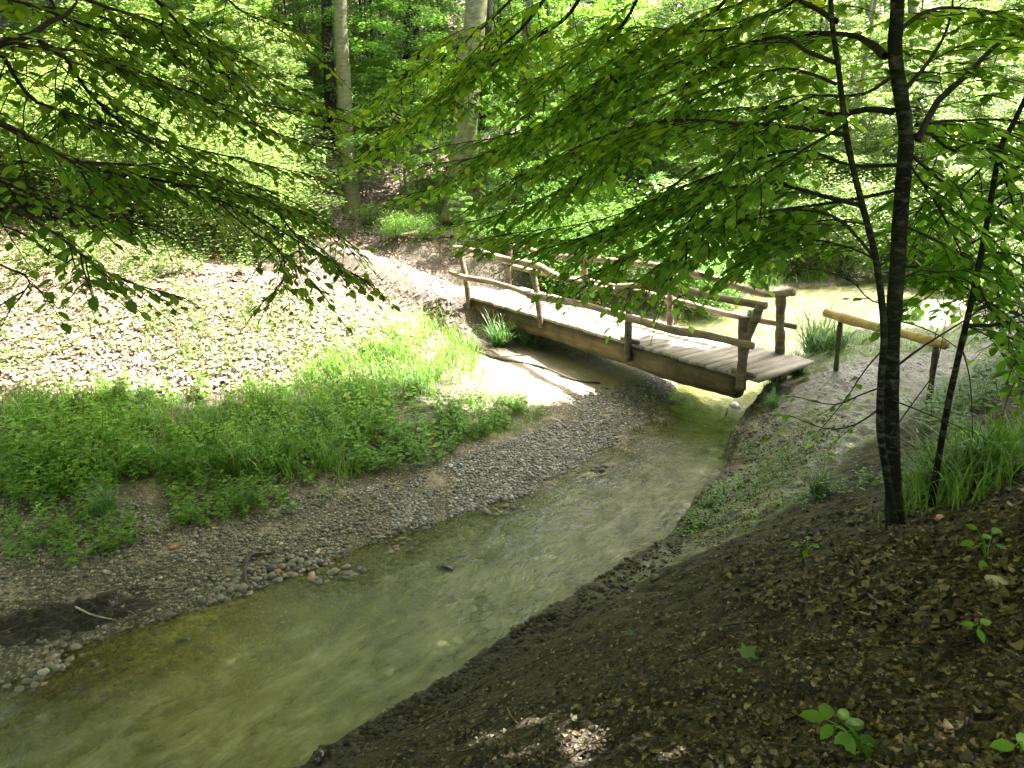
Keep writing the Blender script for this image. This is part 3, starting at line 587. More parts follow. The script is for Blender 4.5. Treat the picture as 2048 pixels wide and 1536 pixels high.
# ------------------------------------------------------------------ boughs from the beech standing left of the camera
lb = np.array([-3.6, -.6]); lt = empty('beech_tree', (lb[0], lb[1], hz(*lb)), 'beech at the left edge whose drooping boughs hang across the upper left', 'tree')
z0 = hz(*lb); b = Buf(); LT = smoothline([(lb[0], lb[1], z0-.2), (lb[0]+.05, lb[1], z0+2), (lb[0]-.1, lb[1]+.1, z0+5), (lb[0], lb[1], z0+9)], 30); tube(b, LT, np.linspace(.2, .1, 30), 14, .03); b.build('trunk', M_BARK_MID, lt)
lv, tb = Leaves(), Buf()
LB = [
 ([(-90, 130), (0, 86), (55, 74), (105, 39), (148, 20), (156, -40)], 3.0, 3.3, .022, .3),
 ([(25, 84), (90, 98), (156, 104), (312, 156), (441, 215), (547, 266), (664, 300)], 3.1, 4.6, .008, 1),
 ([(78, 82), (129, 113), (164, 168), (219, 227), (293, 273), (400, 300), (488, 320), (600, 345)], 3.1, 4.2, .009, 1),
 ([(-60, 60), (0, 105), (39, 168), (78, 207), (156, 230), (273, 270), (380, 330), (470, 370)], 2.9, 3.9, .010, .8),
 ([(-80, 225), (0, 246), (70, 285), (156, 324), (219, 344), (352, 367), (430, 398), (508, 430), (625, 500), (700, 545)], 2.9, 4.4, .014, 1),
 ([(-80, 370), (0, 400), (129, 480), (195, 535), (273, 570), (350, 590)], 2.8, 3.5, .008, .9),
 ([(100, -30), (219, 16), (305, 43), (390, 82), (488, 129), (605, 190), (680, 220)], 3.4, 5.2, .008, 1),
 ([(280, -40), (324, 12), (375, 66), (430, 140), (453, 150), (488, 200), (560, 215), (680, 240)], 3.6, 5.0, .009, .9),
 ([(430, 398), (500, 460), (560, 500), (570, 560), (530, 600)], 3.6, 3.9, .005, .8),
 ([(560, 430), (600, 480), (660, 520), (730, 560)], 3.9, 4.3, .005, 1),
 ([(-80, 480), (0, 530), (60, 560), (20, 620)], 2.8, 3.0, .006, .5),
 ([(352, 367), (440, 380), (540, 400), (640, 440), (700, 500)], 3.5, 4.6, .006, 1),
 ([(-60, -20), (60, 10), (200, 60), (330, 100), (460, 190)], 3.4, 4.4, .008, .8),
 ([(-60, 330), (40, 380), (150, 410), (260, 440), (330, 470)], 2.9, 3.6, .007, .6),
 ([(156, 324), (260, 330), (380, 350), (500, 370), (600, 410)], 3.1, 4.4, .006, .9),
 ([(420, -40), (480, 20), (560, 60), (640, 120)], 4.6, 5.6, .007, .7),
 ([(80, -40), (140, 60), (230, 120), (350, 200), (420, 250)], 4.0, 5.2, .008, .7),
]
for pix, y0, y1, r, k in LB:
    ys = np.linspace(y0, y1, len(pix)); spray([at_y(x, y, Y) for (x, y), Y in zip(pix, ys)], r, .0025, lv, tb, .40, .068, .05, .10, .35, 6, .034, True, keep=k, side_spread=.6)
# limbs joining the boughs to the trunk
for (x, y), Y, r in (((-90, 130), 3.0, .03), ((-60, 60), 2.9, .014), ((-80, 225), 2.9, .018), ((-80, 370), 2.8, .012), ((-80, 480), 2.8, .01), ((-60, 330), 2.9, .011), ((100, -30), 3.4, .013), ((280, -40), 3.6, .014), ((-60, -20), 3.4, .013), ((420, -40), 4.6, .013), ((80, -40), 4.0, .013)):
    e = at_y(x, y, Y); st = np.array([lb[0], lb[1], min(max(e[2]-.1, z0+1.5), z0+8)]); md = (st*.5+e*.5)+np.array([-.1, 0, .18]); tube(tb, smoothline([st, md, e], 16), np.linspace(r*1.5, r, 16), 7, .04, False)
tb.build('bough', M_TWIG, lt); lv.build('crown', LEAF, M_LEAF, lt)
print('left tree leaves', len(lv.arrays()[0]))

# ------------------------------------------------------------------ unseen tall beeches added out of view: their roof of leaves shades the near bank
def roof_leaves(x0, x1, y0, y1, z0, z1, cell, size):
    """leaves laid so that the ground below gets an even shade with small gaps"""
    g = np.stack(np.meshgrid(np.arange(x0, x1, cell), np.arange(y0, y1, cell)), -1).reshape(-1, 2); n = len(g)
    q = g+(rng.random((n, 2))-.5)*cell*.7+rng.random(2)*cell; z = z0+(z1-z0)*rng.random(n)+1.0*vnoise(q[:, 0], q[:, 1], .6, 4)
    p = np.stack([q[:, 0], q[:, 1], z], 1); p[:, :2] += SV[None, :2]*((z-.9)/SV[2])[:, None]
    return p, size*(.75+.5*rng.random(n))
def roof_tree(px, py, label, area, zr, h, cell=.115, size=.22, m=None, rad=.24, layers=5):
    z = hz(px, py); e = empty('beech_tree', (px, py, z), label, 'tree'); b = Buf()
    P = smoothline([(px, py, z-.3), (px+.1, py, z+3), (px-.1, py+.1, z+7), (px, py, z+h)], 40); tube(b, P, np.linspace(rad, rad*.35, 40), 14, .03)
    lv = Leaves(); pts = []
    for k in range(layers):
        p, s_ = roof_leaves(*area, *zr, cell, size); n = len(p); lv.add(p, flat(n)+rnd(n, .2), np.array([0, 0, 1.0])+rnd(n, .45), s_); pts.append(p)
    ctr = np.concatenate(pts)[::2300]
    for c in ctr:
        st = P[int(np.clip((c[2]-z-2.5)/h*40, 12, 38))]; md = (st+c)/2+np.array([0, 0, .4]); tube(b, smoothline([st, md, c], 14), np.linspace(.05, .01, 14), 6, .05, False)
    b.build('trunk', m or M_BARK_MID, e); lv.build('crown', QUAD, M_ROOF, e, shades_only)
roof_tree(6.2, .6, 'unseen tall beech added on the right bank to shade the near stream', (-.6, 13.5, -4.0, 16.0), (8.2, 11.5), 12)
roof_tree(-1.6, -2.2, 'unseen tall beech added behind the near bank to shade the stream bend', (-13, -.6, -4.0, 12.2), (8.0, 11.0), 12)

roof_tree(-14.5, 9, 'unseen tall beech added left of the sunny clearing to hide open sky', (-21, -9.0, -4.0, 24.0), (8.6, 12), 13)  # added to close the sky gap mirrored in the water
# ------------------------------------------------------------------ big trunks on the hillside
def big_tree(pix, rad, label, m, Y=None, zr=(10, 17), spread=4.5, n=4500, leaf=.15, flare=1.5, ext=9):
    bx, by = pix[0]
    base = hit1(bx, by) if Y is None else None
    if base is None: q = at_y(bx, by, Y); base = np.array([q[0], Y, hz(q[0], Y)])
    Yb = base[1]; P = [base-np.array([0, 0, .3])]+[at_y(x, y, Yb+.06*i) for i, (x, y) in enumerate(pix[1:])]
    P = [P[0]]+[p for p in P[1:] if p[2] > base[2]+.3]
    d = norm(P[-1]-P[-2]); d = norm(d*.3+np.array([0, 0, 1])); P += [P[-1]+d*ext*.5, P[-1]+d*ext]
    e = empty('beech_tree', base, label, 'tree'); b = Buf(); P = smoothline(P, 70); u = np.linspace(0, 1, 70)
    tube(b, P, rad*(1+(flare-1)*np.exp(-u*28))*(1-.45*u), 18, .03)
    top = P[-1]; lv = Leaves()
    nb = 26
    for i in range(nb):
        z = random.uniform(*zr); st = P[np.argmin(abs(P[:, 2]-(z-1)))]; a = random.uniform(0, 6.283); L = spread*random.uniform(.5, 1.15)
        en = st+np.array([math.cos(a)*L, math.sin(a)*L, 1.0]); br_ = smoothline([st, (st+en)/2+[0, 0, .5], en], 12); tube(b, br_, np.linspace(.07, .012, 12), 6, .05, False)
        k = n//nb; t = rng.random(k)**.6; p = st+(en-st)*t[:, None]+rnd(k, 1.0)*np.array([1.2, 1.2, .45])
        lv.add(p, flat(k)+rnd(k, .3), np.array([0, 0, 1.0])+rnd(k, .5), leaf*(.6+.8*rng.random(k)))
    b.build('trunk', m, e); lv.build('crown', QUAD, M_LEAF_SHADE, e, shades_only); return e, base, P
t1, t1b, t1P = big_tree([(704, 418), (700, 360), (694, 310), (691, 240), (687, 150), (682, 60), (678, -60)], .27, 'pale smooth beech trunk with a small trail sign on the hillside', M_BARK_BEECH)
big_tree([(922, 420), (924, 340), (930, 250), (938, 150), (948, 60), (956, -60)], .42, 'thick pale beech trunk with flared roots behind the footbridge', M_BARK_BEECH, flare=1.7)
big_tree([(826, 260), (824, 150), (820, 60), (818, -60)], .34, 'dark trunk higher on the hill between the two pale beeches', M_BARK_DARK, Y=30)
big_tree([(978, 300), (976, 200), (973, 100), (970, -60)], .33, 'dark trunk just right of the thick flared beech', M_BARK_DARK, Y=29, n=2000)
big_tree([(1054, 380), (1055, 250), (1056, 100), (1056, -60)], .24, 'slim brownish trunk behind the leaves right of the thick beech', M_BARK_MID, Y=27, n=1200)
big_tree([(655, 330), (660, 200), (655, 90), (650, -60)], .22, 'dark trunk close behind the left side of the signed beech', M_BARK_DARK, Y=27.5, n=2500)
big_tree([(1720, 430), (1722, 330), (1728, 200), (1736, 60), (1745, -60)], .16, 'thin pale trunk in the sunlit thicket behind the left stem of the near tree', M_BARK_BEECH, Y=30, n=1500)
big_tree([(1840, 400), (1838, 300), (1832, 160), (1828, 60), (1825, -60)], .2, 'thin pale trunk in the sunlit thicket behind the main stem of the near tree', M_BARK_BEECH, Y=31, n=1500)
big_tree([(1640, 480), (1650, 380), (1670, 330), (1690, 280), (1720, 180)], .10, 'slanting thin pale stem leaning right in the sunlit thicket', M_BARK_BEECH, Y=26, n=300, spread=2, ext=3)
sg = at_y(701, 312, t1b[1]-.31); plate(sg, np.array([1, .25, 0]), np.array([-.03, 0, 1]), .11, .16, 'small white and green trail sign fixed to the pale beech trunk')

# ------------------------------------------------------------------ saplings and bushes of the wood (one of each kind, then copies)
def sapling(h, spread, tiers, leaf, mleaf, name, low=.12, tw=1.0, dens=1.0, r=.03):
    e = bpy.data.objects.new(name, None); col.objects.link(e); b, lv = Buf(), Leaves()
    P = smoothline([(0, 0, -.2), (random.uniform(-.1, .1), random.uniform(-.1, .1), h*.35), (random.uniform(-.2, .2), random.uniform(-.2, .2), h*.7), (random.uniform(-.35, .35), random.uniform(-.35, .35), h)], 24)
    tube(b, P, np.linspace(r, .005, 24), 6, .04, False)
    for i in range(tiers):
        f = low+(1-low)*(i+random.random())/tiers; st = P[min(23, int(f*23))]; a = i*2.4+random.uniform(-.5, .5)
        L = spread*(1-.65*f)*random.uniform(.6, 1.15); d = np.array([math.cos(a), math.sin(a), random.uniform(-.02, .35)])
        en = st+d*L; Q = smoothline([st, st+d*L*.5+[0, 0, .06*L], en+[0, 0, -.10*L]], 10); tube(b, Q, np.linspace(.012, .003, 10), 4, 0, False)
        k = int(L*230*dens); t = .15+.9*rng.random(k)**.8; side = np.array([-d[1], d[0], 0]); wdt = .38*tw*np.sqrt(np.clip(1.12-t, .02, 1))*L
        p = st+(en-st)*t[:, None]+side*((rng.random(k)-.5)*2*wdt)[:, None]; p[:, 2] += -.10*L*t*t+(rng.random(k)-.5)*.26+.05*L*np.sin(t*3)
        lv.add(p, norm(d*.7+side*np.sign(rng.random(k)-.5)[:, None]*.7+rnd(k, .35)+[0, 0, -.15]), np.array([0, 0, 1.0])+rnd(k, .5), leaf*(.6+.7*rng.random(k)))
    b.build('trunk', M_BARK_MID, e); lv.build('crown', KITE, mleaf, e); return e
def bush(h, w, stems, leaf, mleaf, name, nleaf):
    e = bpy.data.objects.new(name, None); col.objects.link(e); b, lv = Buf(), Leaves()
    for i in range(stems):
        a = random.uniform(0, 6.283); q = random.random()**.6*w*.5; hh = h*random.uniform(.6, 1.05)
        P = smoothline([(math.cos(a)*.1, math.sin(a)*.1, -.15), (math.cos(a)*q*.5, math.sin(a)*q*.5, hh*.5), (math.cos(a)*q+random.uniform(-.2, .2), math.sin(a)*q, hh)], 12)
        tube(b, P, np.linspace(.014, .004, 12), 5, 0, False)
        k = nleaf//stems; t = rng.random(k)**.75; c = np.stack([np.interp(t, np.linspace(0, 1, 12), P[:, j]) for j in range(3)], 1)
        ph = random.random()*.4; tier = np.round((c[:, 2]+ph)/.4)*.4-ph+(rng.random(k)-.5)*.38
        p = c+rnd(k, 1)*np.array([w*.32, w*.32, 0]); p[:, 2] = np.where(tier < .2, .12+.5*rng.random(k), tier)
        lv.add(p, flat(k)+rnd(k, .25), np.array([0, 0, 1.0])+rnd(k, .45), leaf*(.6+.7*rng.random(k)))
    b.build('stem', M_BARK_MID, e); lv.build('foliage', KITE, mleaf, e); return e
def copy_tree(o):
    c = o.copy(); col.objects.link(c)
    for ch in o.children: d = ch.copy(); d.parent = c; col.objects.link(d)
    return c
usedp = set()
def put(proto, x, y, s, label, cat, group, tilt=.05):
    o = proto if proto.name not in usedp else copy_tree(proto); usedp.add(proto.name)
    o.location = (x, y, hz(x, y)); o.rotation_euler = (random.uniform(-tilt, tilt), random.uniform(-tilt, tilt), random.uniform(0, 6.283)); o.scale = (s*random.uniform(.9, 1.1), s*random.uniform(.9, 1.1), s)
    return tag(o, label, cat, group)
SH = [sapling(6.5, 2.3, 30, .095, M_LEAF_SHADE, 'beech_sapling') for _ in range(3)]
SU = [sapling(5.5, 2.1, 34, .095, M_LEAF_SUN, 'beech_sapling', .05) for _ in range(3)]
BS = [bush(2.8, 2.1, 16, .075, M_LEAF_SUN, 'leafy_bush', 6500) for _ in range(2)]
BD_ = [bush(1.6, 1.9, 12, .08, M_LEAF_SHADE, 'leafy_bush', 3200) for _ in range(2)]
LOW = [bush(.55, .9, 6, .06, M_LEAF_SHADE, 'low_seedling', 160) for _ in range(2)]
def spots(n, x0, x1, y0, y1, dmin, avoid=()):
    out = []; tr = 0
    while len(out) < n and tr < 4000:
        tr += 1; x = random.uniform(x0, x1); y = random.uniform(y0, y1)
        if all((x-a)**2+(y-b)**2 > dmin**2 for a, b in out) and all((x-a)**2+(y-b)**2 > r*r for a, b, r in avoid): out.append((x, y))
    return out
AV = [(t1b[0], t1b[1]-2, 2.6), (t1b[0]+.6, t1b[1]-4.5, 2.0), (-2.3, 17.8, 1.2), (-3.6, 19.8, 1.2), (-5.5, 21.4, 1.0)]
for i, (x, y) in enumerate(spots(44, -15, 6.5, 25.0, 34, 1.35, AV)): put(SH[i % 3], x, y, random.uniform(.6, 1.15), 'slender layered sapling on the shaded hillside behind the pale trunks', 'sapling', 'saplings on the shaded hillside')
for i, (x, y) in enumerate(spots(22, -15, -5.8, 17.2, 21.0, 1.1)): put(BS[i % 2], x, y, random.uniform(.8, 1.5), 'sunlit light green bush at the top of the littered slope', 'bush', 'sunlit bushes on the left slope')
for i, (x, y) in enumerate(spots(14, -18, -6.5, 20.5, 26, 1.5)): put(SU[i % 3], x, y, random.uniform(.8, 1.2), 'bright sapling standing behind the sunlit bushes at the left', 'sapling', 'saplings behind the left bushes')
for i, (x, y) in enumerate(spots(18, .3, 5.4, 18.2, 22.5, .95, [(-1, 18, 1.5)])): put(BD_[i % 2], x, y, random.uniform(.7, 1.25), 'green bush on the bank close behind the footbridge', 'bush', 'bushes behind the footbridge')
for i, (x, y) in enumerate(spots(9, -1.0, 4.5, 22.2, 26, 1.4, [(-1.6, 22.5, 1.2)])): put(SH[i % 3], x, y, random.uniform(.4, .7), 'young layered sapling around the thick flared beech', 'sapling', 'saplings around the flared beech')
for i, (px, py, sc_, lab) in enumerate([(860, 430, .62, 'young sapling with bright tiers of leaves between the two pale trunks'), (1010, 440, .6, 'young sapling just right of the flared roots'), (760, 330, .45, 'small sapling close right of the signed beech'), (600, 400, .5, 'small sapling on the dark slope left of the signed beech'), (930, 500, .28, 'small sapling by the left end of the far handrail')]):
    q = hit1(px, py); put(SH[i % 3], q[0], q[1], sc_, lab, 'sapling', None)
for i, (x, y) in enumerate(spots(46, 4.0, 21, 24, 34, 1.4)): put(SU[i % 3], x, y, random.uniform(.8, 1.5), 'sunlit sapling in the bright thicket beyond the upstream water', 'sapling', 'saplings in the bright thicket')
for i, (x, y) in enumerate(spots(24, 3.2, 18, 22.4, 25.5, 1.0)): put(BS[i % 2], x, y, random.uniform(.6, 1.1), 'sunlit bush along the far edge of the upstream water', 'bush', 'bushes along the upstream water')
for i, (x, y) in enumerate(spots(10, 11.2, 19, 14.5, 22, 1.5)): put(SU[i % 3], x, y, random.uniform(.7, 1.1), 'leafy sapling right of the path beyond the near tree', 'sapling', 'saplings right of the path')
for i, (x, y) in enumerate(spots(26, -9, 3.5, 21.8, 27, .6, [(-2.9, 18.9, 1)])): put(LOW[i % 2], x, y, random.uniform(.6, 1.5), 'low leafy seedling on the dark litter of the hillside', 'seedling', 'seedlings on the dark hillside')

for i, (px, py, sc_) in enumerate([(790, 478, .5), (850, 478, .45), (980, 470, .5), (1000, 505, .55), (1060, 515, .6), (1110, 500, .7), (640, 455, .5), (570, 440, .5), (740, 450, .4), (870, 440, .6), (1160, 540, .5), (1230, 560, .5)]):
    q = hit1(px, py); put(BD_[i % 2], q[0], q[1], sc_, 'low leafy bush on the dark bank beside the far path', 'bush', 'low bushes beside the far path')
# far wood: one mass of leaves and thin stems
lv = Leaves()
def cloud(n, x0, x1, y0, y1, zh, leaf, lay=.7):
    x = x0+(x1-x0)*rng.random(n); y = y0+(y1-y0)*rng.random(n); h = H(x, y, False); z = h+.3+zh*rng.random(n)**.9
    dens = vnoise(x, z, .45, 31)+vnoise(y, z, .5, 37)+.6*vnoise(x, z*2.2, .9, 41); k = dens > -.22+.2*rng.random(n)
    p = np.stack([x, y, z], 1)[k]; m = len(p); lv.add(p, flat(m)+rnd(m, .3), np.array([0, 0, 1.0])+rnd(m, .5), leaf*(.6+.8*rng.random(m)))
cloud(260000, -26, 30, 32, 44, 12, .19); cloud(120000, -40, 50, 44, 62, 15, .36)
cloud(60000, -26, 2, 34, 44, 24, .34); cloud(45000, -34, -17, -14, 26, 15, .42); cloud(45000, -20, 24, -24, -10, 15, .42)  # higher and unseen leaf masses added to block sky and green the ambient light
o = lv.build('woodland', QUAD, M_LEAF_SUN); tag(o, 'far leafy wood over the hillside, with unseen leaf masses added to hide sky', 'woodland', kind='stuff')
b = Buf()
for i in range(150):
    x = random.uniform(-16, 18); y = random.uniform(29, 44); z = hz(x, y); h = random.uniform(6, 12); tube(b, smoothline([(x, y, z-.2), (x+random.uniform(-.3, .3), y, z+h*.5), (x+random.uniform(-.7, .7), y, z+h)], 9), np.linspace(random.uniform(.03, .08), .012, 9), 5, 0, False)
tag(b.build('thicket_stems', M_BARK_DARK), 'thin upright stems of the dense far thicket', 'thicket', kind='stuff')

# ------------------------------------------------------------------ grass, sedge, weeds
def blades(buf, p, hgt, wid=1.0, lean=.25):
    n = len(p); which = rng.integers(0, len(BLADES), n)
    for k in range(len(BLADES)):
        m = which == k; q = p[m]; c = len(q)
        if not c: continue
        X = flat(c); Y = np.stack([-X[:, 1], X[:, 0], np.zeros(c)], 1); Z = norm(np.array([0, 0, 1.0])+rnd(c, lean)); hh = hgt[m][:, None]
        scatter(buf, BLADES[k], q-np.array([0, 0, .01]), X*hh, Y*hh*wid, Z*hh)
def grass(poly, n, h0, h1, label, clump=0, wid=1.0):
    if clump: c = sample_px(poly, clump); p = c[rng.integers(0, clump, n)]+rnd(n, .13)*np.array([1, 1, 0]); p[:, 2] = H(p[:, 0], p[:, 1])
    else: p = sample_px(poly, n)
    p = p[p[:, 2] > .03]; b = Buf(); blades(b, p, h0+(h1-h0)*rng.random(len(p))**1.3, wid); o = b.build('grass', M_GRASS, None, False); return tag(o, label, 'grass', kind='stuff')
grass([(480, 800), (640, 730), (760, 660), (880, 640), (950, 690), (960, 760), (860, 800), (700, 840), (560, 850)], 5200, .25, .6, 'tall sunlit grass at the foot of the littered slope', 260)
grass([(900, 800), (1040, 790), (1110, 840), (1000, 880), (900, 890)], 3200, .08, .25, 'short grass on the edge of the gravel bar', 260, .8)
grass([(0, 800), (480, 780), (760, 800), (700, 960), (300, 960), (0, 960)], 5200, .25, .65, 'grass growing among the weeds on the left bank', 150)
grass([(250, 560), (900, 600), (860, 720), (300, 740)], 3600, .12, .35, 'sparse sunlit grass on the littered slope', 240)
grass([(1380, 575), (1560, 545), (1660, 560), (1600, 590), (1420, 610)], 2500, .3, .7, 'bright grass on the far bank behind the bridge rails', 120)
grass([(1660, 650), (1800, 640), (1990, 650), (1960, 700), (1780, 720), (1650, 730)], 2600, .08, .3, 'short grass around the yellow barrier', 240)
grass([(1480, 930), (1560, 870), (1640, 930), (1560, 980), (1450, 1000), (1400, 1020)], 600, .06, .22, 'thin grass along the lip of the right bank', 60, .8)
grass([(1900, 900), (2040, 860), (2040, 950), (1900, 970), (1840, 960)], 900, .2, .5, 'long grass at the foot of the right tree', 40)
grass([(1780, 1040), (1860, 920), (2000, 900), (1990, 1000), (1860, 1020)], 500, .2, .5, 'long grass around the base of the near stems', 26)
grass([(0, 980), (300, 960), (700, 960), (760, 1000), (300, 1080), (0, 1100)], 500, .08, .25, 'thin grass on the gravel at the left', 60, .8)
def sedge(n, h): b = Buf(); r = .16*rng.random(n)**.6; a = rng.random(n)*6.283; blades(b, np.stack([np.cos(a)*r, np.sin(a)*r, np.zeros(n)], 1), h*(.5+.6*rng.random(n)), .8, .5); return b.build('sedge_clump', M_SEDGE, None, False)
SED = [sedge(260, .95), sedge(170, .75)]
def put_sedge(px, py, k, s, label):
    o = SED[k] if SED[k].name not in usedp else SED[k].copy()
    if SED[k].name in usedp: col.objects.link(o)
    usedp.add(SED[k].name); p = hit1(px, py); o.location = tuple(p); o.rotation_euler.z = random.random()*6; o.scale = (s*1.1, s*1.1, s); tag(o, label, 'sedge clump')
for px, py, k, s, l in [(1000, 690, 0, .95, 'drooping sedge clump under the left half of the footbridge'), (1060, 690, 1, 1.0, 'smaller sedge clump tucked under the footbridge beam'), (1630, 705, 0, 1.3, 'dark sedge clump beside the far right bridge post'), (1590, 750, 0, .8, 'sedge clump drooping by the end of the deck'),
                        (1668, 700, 1, 1.2, 'sedge clump at the foot of the first barrier post'), (1545, 785, 1, .7, 'small bright sedge clump under the end of the deck'), (1545, 815, 1, .6, 'small sedge clump on the bank just below the bridge end'), (830, 790, 0, .9, 'dark green sedge clump where the sunlit grass meets the weeds'),
                        (215, 1020, 1, .75, 'lone pale sedge clump on the gravel at the left'), (640, 860, 0, .7, 'sedge clump among the weeds in the middle of the left bank'), (1830, 640, 1, .9, 'sedge clump behind the yellow barrier log'), (1890, 985, 0, .75, 'sedge clump at the foot of the right stem'), (1640, 990, 1, .6, 'thin sedge clump on the mossy path edge left of the near tree'),
                        (290, 800, 1, .8, 'sedge clump at the foot of the littered slope'), (1960, 950, 1, .9, 'leaning sedge clump right of the near tree'), (420, 870, 0, .7, 'sedge clump in the weeds at the left')]: put_sedge(px, py, k, s*(.6 if l.startswith('dark green') else .85), l)
def weeds(poly, n, h0, h1, leaf, label, m=None, tmpl=KITE, per=5, name='weeds'):
    p = sample_px(poly, n); p = p[p[:, 2] > .04]; n = len(p); lv = Leaves(); b = Buf(); dens = vnoise(p[:, 0], p[:, 1], .9, 51); p = p[dens+.5*vnoise(p[:, 0], p[:, 1], 3.1, 53) > -.18]; n = len(p)
    for q in p:
        h = random.uniform(h0, h1)*(.7+.6*random.random()); a = random.uniform(0, 6.283); t = np.array([math.cos(a)*h*.35, math.sin(a)*h*.35, h]); k = per; u = (np.arange(k)+1)/k
        c = q+u[:, None]*t; tube(b, np.stack([q-[0, 0, .02], q+t*.5+[0, 0, .02], q+t]), np.array([.0035, .003, .0015]), 3, 0, False)
        for s_ in (0, math.pi):
            an = a+1.57*np.arange(k)+s_+(rng.random(k)-.5)*.7; d = np.stack([np.cos(an), np.sin(an), .25*(rng.random(k)-.4)], 1)
            lv.add(c+d*.01, d, np.array([0, 0, 1.0])+rnd(k, .3), leaf*random.choice((.7, 1, 1, 1.4))*(1.15-.5*u)*(.7+.5*rng.random(k)))
    ob = lv.build(name, tmpl, m or M_WEED); tag(ob, label, 'weeds', kind='stuff'); b.build('stems', M_WEED, ob, False)
weeds([(0, 860), (250, 800), (520, 830), (820, 830), (960, 790), (1090, 830), (920, 890), (880, 930), (700, 960), (520, 950), (300, 960), (200, 1000), (0, 1000)], 1500, .16, .42, .085, 'dense nettle-like weeds along the shaded left bank')
weeds([(0, 840), (250, 790), (560, 800), (900, 790), (900, 870), (600, 930), (200, 960), (0, 960)], 170, .35, .65, .11, 'taller leafy stems standing among the weeds', None, LEAF, 6)
weeds([(330, 960), (520, 930), (740, 930), (720, 980), (560, 1030), (360, 1060)], 260, .1, .26, .07, 'patch of weeds reaching onto the gravel')
weeds([(0, 1000), (180, 1000), (330, 1060), (180, 1130), (0, 1140)], 140, .08, .25, .07, 'scattered weeds on the gravel at the left edge')
weeds([(0, 600), (250, 560), (600, 580), (900, 640), (800, 720), (400, 760), (0, 780)], 850, .06, .2, .06, 'scattered sunlit seedlings on the littered slope', M_LEAF_SUN, KITE, 3)
weeds([(0, 480), (300, 490), (620, 500), (650, 540), (300, 560), (0, 590)], 800, .15, .6, .075, 'sunlit weeds below the left bushes', M_LEAF_SUN, KITE, 4)
weeds([(1900, 760), (2048, 700), (2048, 860), (1900, 880), (1840, 860)], 420, .15, .4, .08, 'bright weeds on the slope right of the path')
weeds([(1560, 1010), (1700, 950), (1860, 960), (1800, 1010), (1660, 1080), (1560, 1100)], 90, .06, .2, .06, 'seedlings in the litter left of the near tree', None, LEAF, 3)
weeds([(620, 430), (900, 430), (1000, 470), (900, 490), (760, 470), (640, 470)], 200, .1, .35, .07, 'low plants at the foot of the hillside trees', M_LEAF_SHADE, KITE, 4)
weeds([(1480, 920), (1700, 850), (1720, 900), (1600, 960), (1500, 1010), (1380, 1080)], 380, .008, .03, .028, 'tiny mossy plants on the muddy path', None, KITE, 2)

# ------------------------------------------------------------------ leaf litter
def litter_leaves(poly, n, size, m, label, lift=.012, tmpl=LEAF):
    p = sample_px(poly, n); p = p[p[:, 2] > .05]; k = len(p); p[:, 2] += lift*rng.random(k); e = .06
    gxn = (H(p[:, 0]+e, p[:, 1])-H(p[:, 0]-e, p[:, 1]))/(2*e); gyn = (H(p[:, 0], p[:, 1]+e)-H(p[:, 0], p[:, 1]-e))/(2*e)
    nr = norm(np.stack([-gxn, -gyn, np.ones(k)], 1))+rnd(k, .55); d = flat(k)+rnd(k, .2); d[:, 2] += -(nr[:, 0]*d[:, 0]+nr[:, 1]*d[:, 1])*.8
    sz = size*(.4+.9*rng.random(k)); w = rng.integers(0, 6, k); b = Buf(); X = norm(d); Z = norm(nr-(nr*X).sum(1, keepdims=True)*X); Y = np.cross(Z, X)
    for j in range(6):
        tv = tmpl[0].copy(); r_ = np.random.default_rng(j); tv[:, :2] += (r_.random((len(tv), 2))-.5)*.22; tv[:, 2] = (r_.random(len(tv))-.5)*.28+(tv[:, 0]-.5)**2*r_.uniform(-.2, .9)
        q = w == j; scatter(b, (tv, tmpl[1]), p[q], X[q]*sz[q, None], Y[q]*sz[q, None], Z[q]*sz[q, None])
    o = b.build('leaf_litter', m, None, False); return tag(o, label, 'leaf litter', kind='stuff')
litter_leaves([(-60, 560), (300, 500), (620, 510), (900, 590), (940, 650), (900, 740), (600, 780), (300, 790), (-60, 800)], 9000, .10, M_LITTER, 'dry brown beech litter on the sunlit slope', .03, KITE)
litter_leaves([(560, 230), (1000, 350), (1200, 480), (1000, 490), (760, 490), (560, 460), (420, 300)], 5000, .11, M_LITTER, 'dead leaves on the dark hillside', .02, KITE)
litter_leaves([(1330, 1160), (1600, 1010), (2060, 880), (2060, 1550), (640, 1550), (900, 1400), (1150, 1250)], 7500, .030, M_LITTER_WET, 'damp dead leaves on the near bank')
litter_leaves([(1500, 1060), (1700, 1020), (2060, 900), (2060, 1300), (1700, 1250), (1400, 1180)], 1700, .05, M_LITTER_WET, 'larger dead leaves below the near tree')
weeds([(1340, 1070), (1460, 930), (1500, 880), (1520, 910), (1480, 970), (1380, 1080)], 160, .03, .10, .04, 'small plants hanging on the lip of the right bank', None, KITE, 3)
litter_leaves([(1340, 1100), (1500, 930), (1620, 830), (1720, 830), (1640, 960), (1450, 1100)], 1500, .03, M_LITTER_WET, 'small leaf scraps on the muddy path')
litter_leaves([(700, 500), (780, 500), (900, 560), (880, 590)], 900, .08, M_LITTER, 'dead leaves strewn on the far path', .01, KITE)

